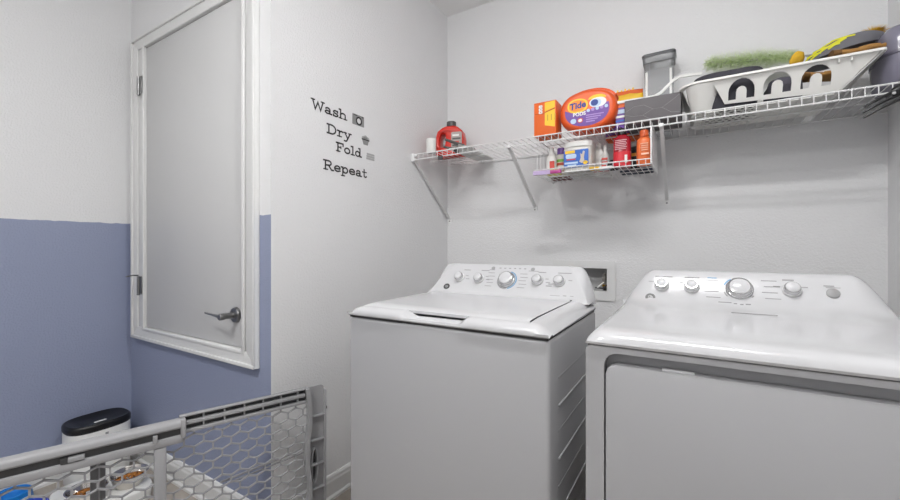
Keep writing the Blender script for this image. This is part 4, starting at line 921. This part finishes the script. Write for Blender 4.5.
# far panel
zf = [(.587, .593, 0), (.560, .573, .0), (.534, .545, .0)]
gb_('channel_back', .016, .43, -.022, -.019, .536, .592, 0, M_gated)
for z0_, z1_, q in zf: gb_('channel_rail', .016, .43, -.02, -.002, z0_, z1_, .002)
for k in range(7):
    s = .05 + k * .062; gb_('channel_web', s, s + .004, -.02, -.005, .546, .585, 0)
gb_('channel_slot', .022, .026, -.02, -.001, .553, .585, 0, M_gated)
hexmesh('mesh_panel', .012, .468, .06, .537, -.010, .02, 0, .0045)
gb_('bottom_rail', .016, .45, -.02, -.002, .035, .065, .003)
for k, dz in enumerate((0, .014)):
    bm = B(); tube(bm, [(.31, -.025, .312 + dz), (.02, -.025, .338 + dz)], .004 if k else .003, 6); new('brace_rod', bm, M_gate, gt, M=GM)
gb_('lock_lever', .612, .647, -.06, -.045, .12, .52, .004, mat('lever_grey', '#6e6e6f', .45)); gb_('lock_lever_ridge', .624, .628, -.045, -.042, .12, .51, .001, M_gate)
# end frame: curved inner stile, ribbed outer plate with grip hole
hs = arcp(-.010, .285, .009, .065, 0, 345, 23)
bm = B(); holed(bm, rrect(-.05, .012, .0, .592, [.004, .012, .012, .004], 4), [hs], .006, FACE); new('end_plate', bm, M_gate, gt, M=GM @ T((0, -.012, 0)))
bm = B(); rings = []
for k in range(25):
    z = .0 + .592 * k / 24; s = .014 + .006 * math.sin(z * 22 + .4) ; rings.append([Vector((s + a, b, z)) for a, b in ((-.006, -.016), (.008, -.016), (.008, .012), (-.006, .012))])
loft(bm, rings); new('end_stile', bm, M_gate, gt, M=GM)
for z in (.085, .19, .285, .38, .475): gb_('end_rib', -.05, .008, -.012, .006, z, z + .006, .001)
gb_('end_flange', -.054, -.048, -.018, .010, 0, .575, .002)
bm = B(); loft(bm, [[Vector((p[0] * 1.0, y_, p[1])) for p in arcp(-.010, .285, .009 + g, .065 + g, 0, 345, 23)] for y_, g in ((-.016, .004), (.006, .004), (.006, 0.001), (-.016, .001))], False, False); new('grip_collar', bm, M_gate, gt, M=GM)
gb_('grip_recess', -.022, .002, -.0175, -.0155, .215, .355, 0, M_gated)  # dark backing added to stand in for shade inside the grip hole
bm = B(); lathe(bm, [(.006, 0), (.006, .006)], 10, T((-.054, -.004, .50)) @ Ry(-PI / 2)); new('rubber_bumper', bm, M_capgrey, gt, M=GM)

# ------------------------------------------------------------------ pet feeder in the corner
fc = Vector((-2.535, .785, 0))
fd = thing('pet_feeder', 'white pet feeder with glossy black oval lid in the blue corner', 'pet feeder', fc)
def fring(z, kx, ky, e=2.9): return sring(fc.x, fc.y, z, .098 * kx, .124 * ky, e, 44)
bm = B(); loft(bm, [fring(z, k, k) for z, k in ((.0, .94), (.01, .97), (.08, 1), (.255, 1), (.262, .98))]); new('hopper', bm, M_white, fd)
bm = B(); loft(bm, [fring(z, k, k) for z, k in ((.258, 1.0), (.262, 1.02), (.283, 1.02), (.290, .99), (.293, .95), (.291, .88), (.282, .6), (.279, .3), (.278, .05))]); ld = new('lid', bm, mat('gloss_black', '#0a0a0c', .38), fd)
bm = B(); prism(bm, rrect(-.007, .007, -.024, .024, .006), 0, .002, T((fc.x + .035, fc.y + .0, .2832))); new('lid_glint', bm, M_white, ld)  # white strip laid on the lid as a painted reflection
bm = B(); box(bm, fc.x + .097, fc.x + .0995, fc.y + .0, fc.y + .012, .232, .242); new('brand_mark', bm, M_print, fd, smooth=False)
bm = B(); loft(bm, [sring(-2.255, .715, z, .175 * k, .155 * k, 4, 40) for z, k in ((0, .96), (.05, 1.0), (.062, .98), (.066, .94))]); new('bowl_tray', bm, M_white, fd)
M_steel = mat('bowl_steel', '#cfcac4', .12, 1)
M_kib = mat('kibble_brown', '#a56a2c', .8, var=.3, vscale=80)
rnd = random.Random(12)
for k, (bx_, by_, nm) in enumerate(((-2.20, .645, 'steel bowl of brown kibble in the feeder tray, nearer the left edge'), (-2.185, .79, 'steel bowl of brown kibble in the feeder tray, nearer the corner'))):
    bm = B(); lathe(bm, [(.045, .012), (.058, .03), (.066, .062), (.071, .066), (.072, .068), (.067, .069), (.062, .06), (.052, .03), (.03, .018), (.002, .017)], 36, T((bx_, by_, .052)), True, True); tag(new('steel_bowl', bm, M_steel), nm, 'bowl', 'steel food bowls')
    bm = B()
    for q in range(70):
        a, r = rnd.uniform(0, 2 * PI), .05 * math.sqrt(rnd.random()); lathe(bm, [(.003, -.004), (.006, 0), (.003, .004)], 6, T((bx_ + r * math.cos(a), by_ + r * math.sin(a), .052 + .034 + .02 * (1 - r / .05) + rnd.uniform(0, .004))) @ Rx(rnd.uniform(-.6, .6)))
    o = tag(new('dry_kibble', bm, M_kib), 'brown dry kibble heaped in the steel bowl ' + ('nearer the left edge' if k == 0 else 'nearer the corner'), 'kibble', kind='stuff')
# blue pet dishes
def dish(c, r, hgt, m, label):
    bm = B(); lathe(bm, [(r * .8, 0), (r * 1.0, .006), (r * .92, hgt), (r * .84, hgt + .003), (r * .76, hgt - .01), (r * .6, .014), (r * .02, .012)], 36, T(c)); tag(new('pet_dish', bm, m), label, 'pet dish', 'blue pet dishes')
dish((-2.575, .50, 0), .068, .055, mat('bright_blue', '#1f7fd0', .35), 'bright blue plastic pet dish by the left wall behind the gate')
dish((-2.365, .50, 0), .075, .06, mat('deep_blue', '#1c3fb4', .35), 'deep blue plastic pet dish between the gate and the bright blue dish')
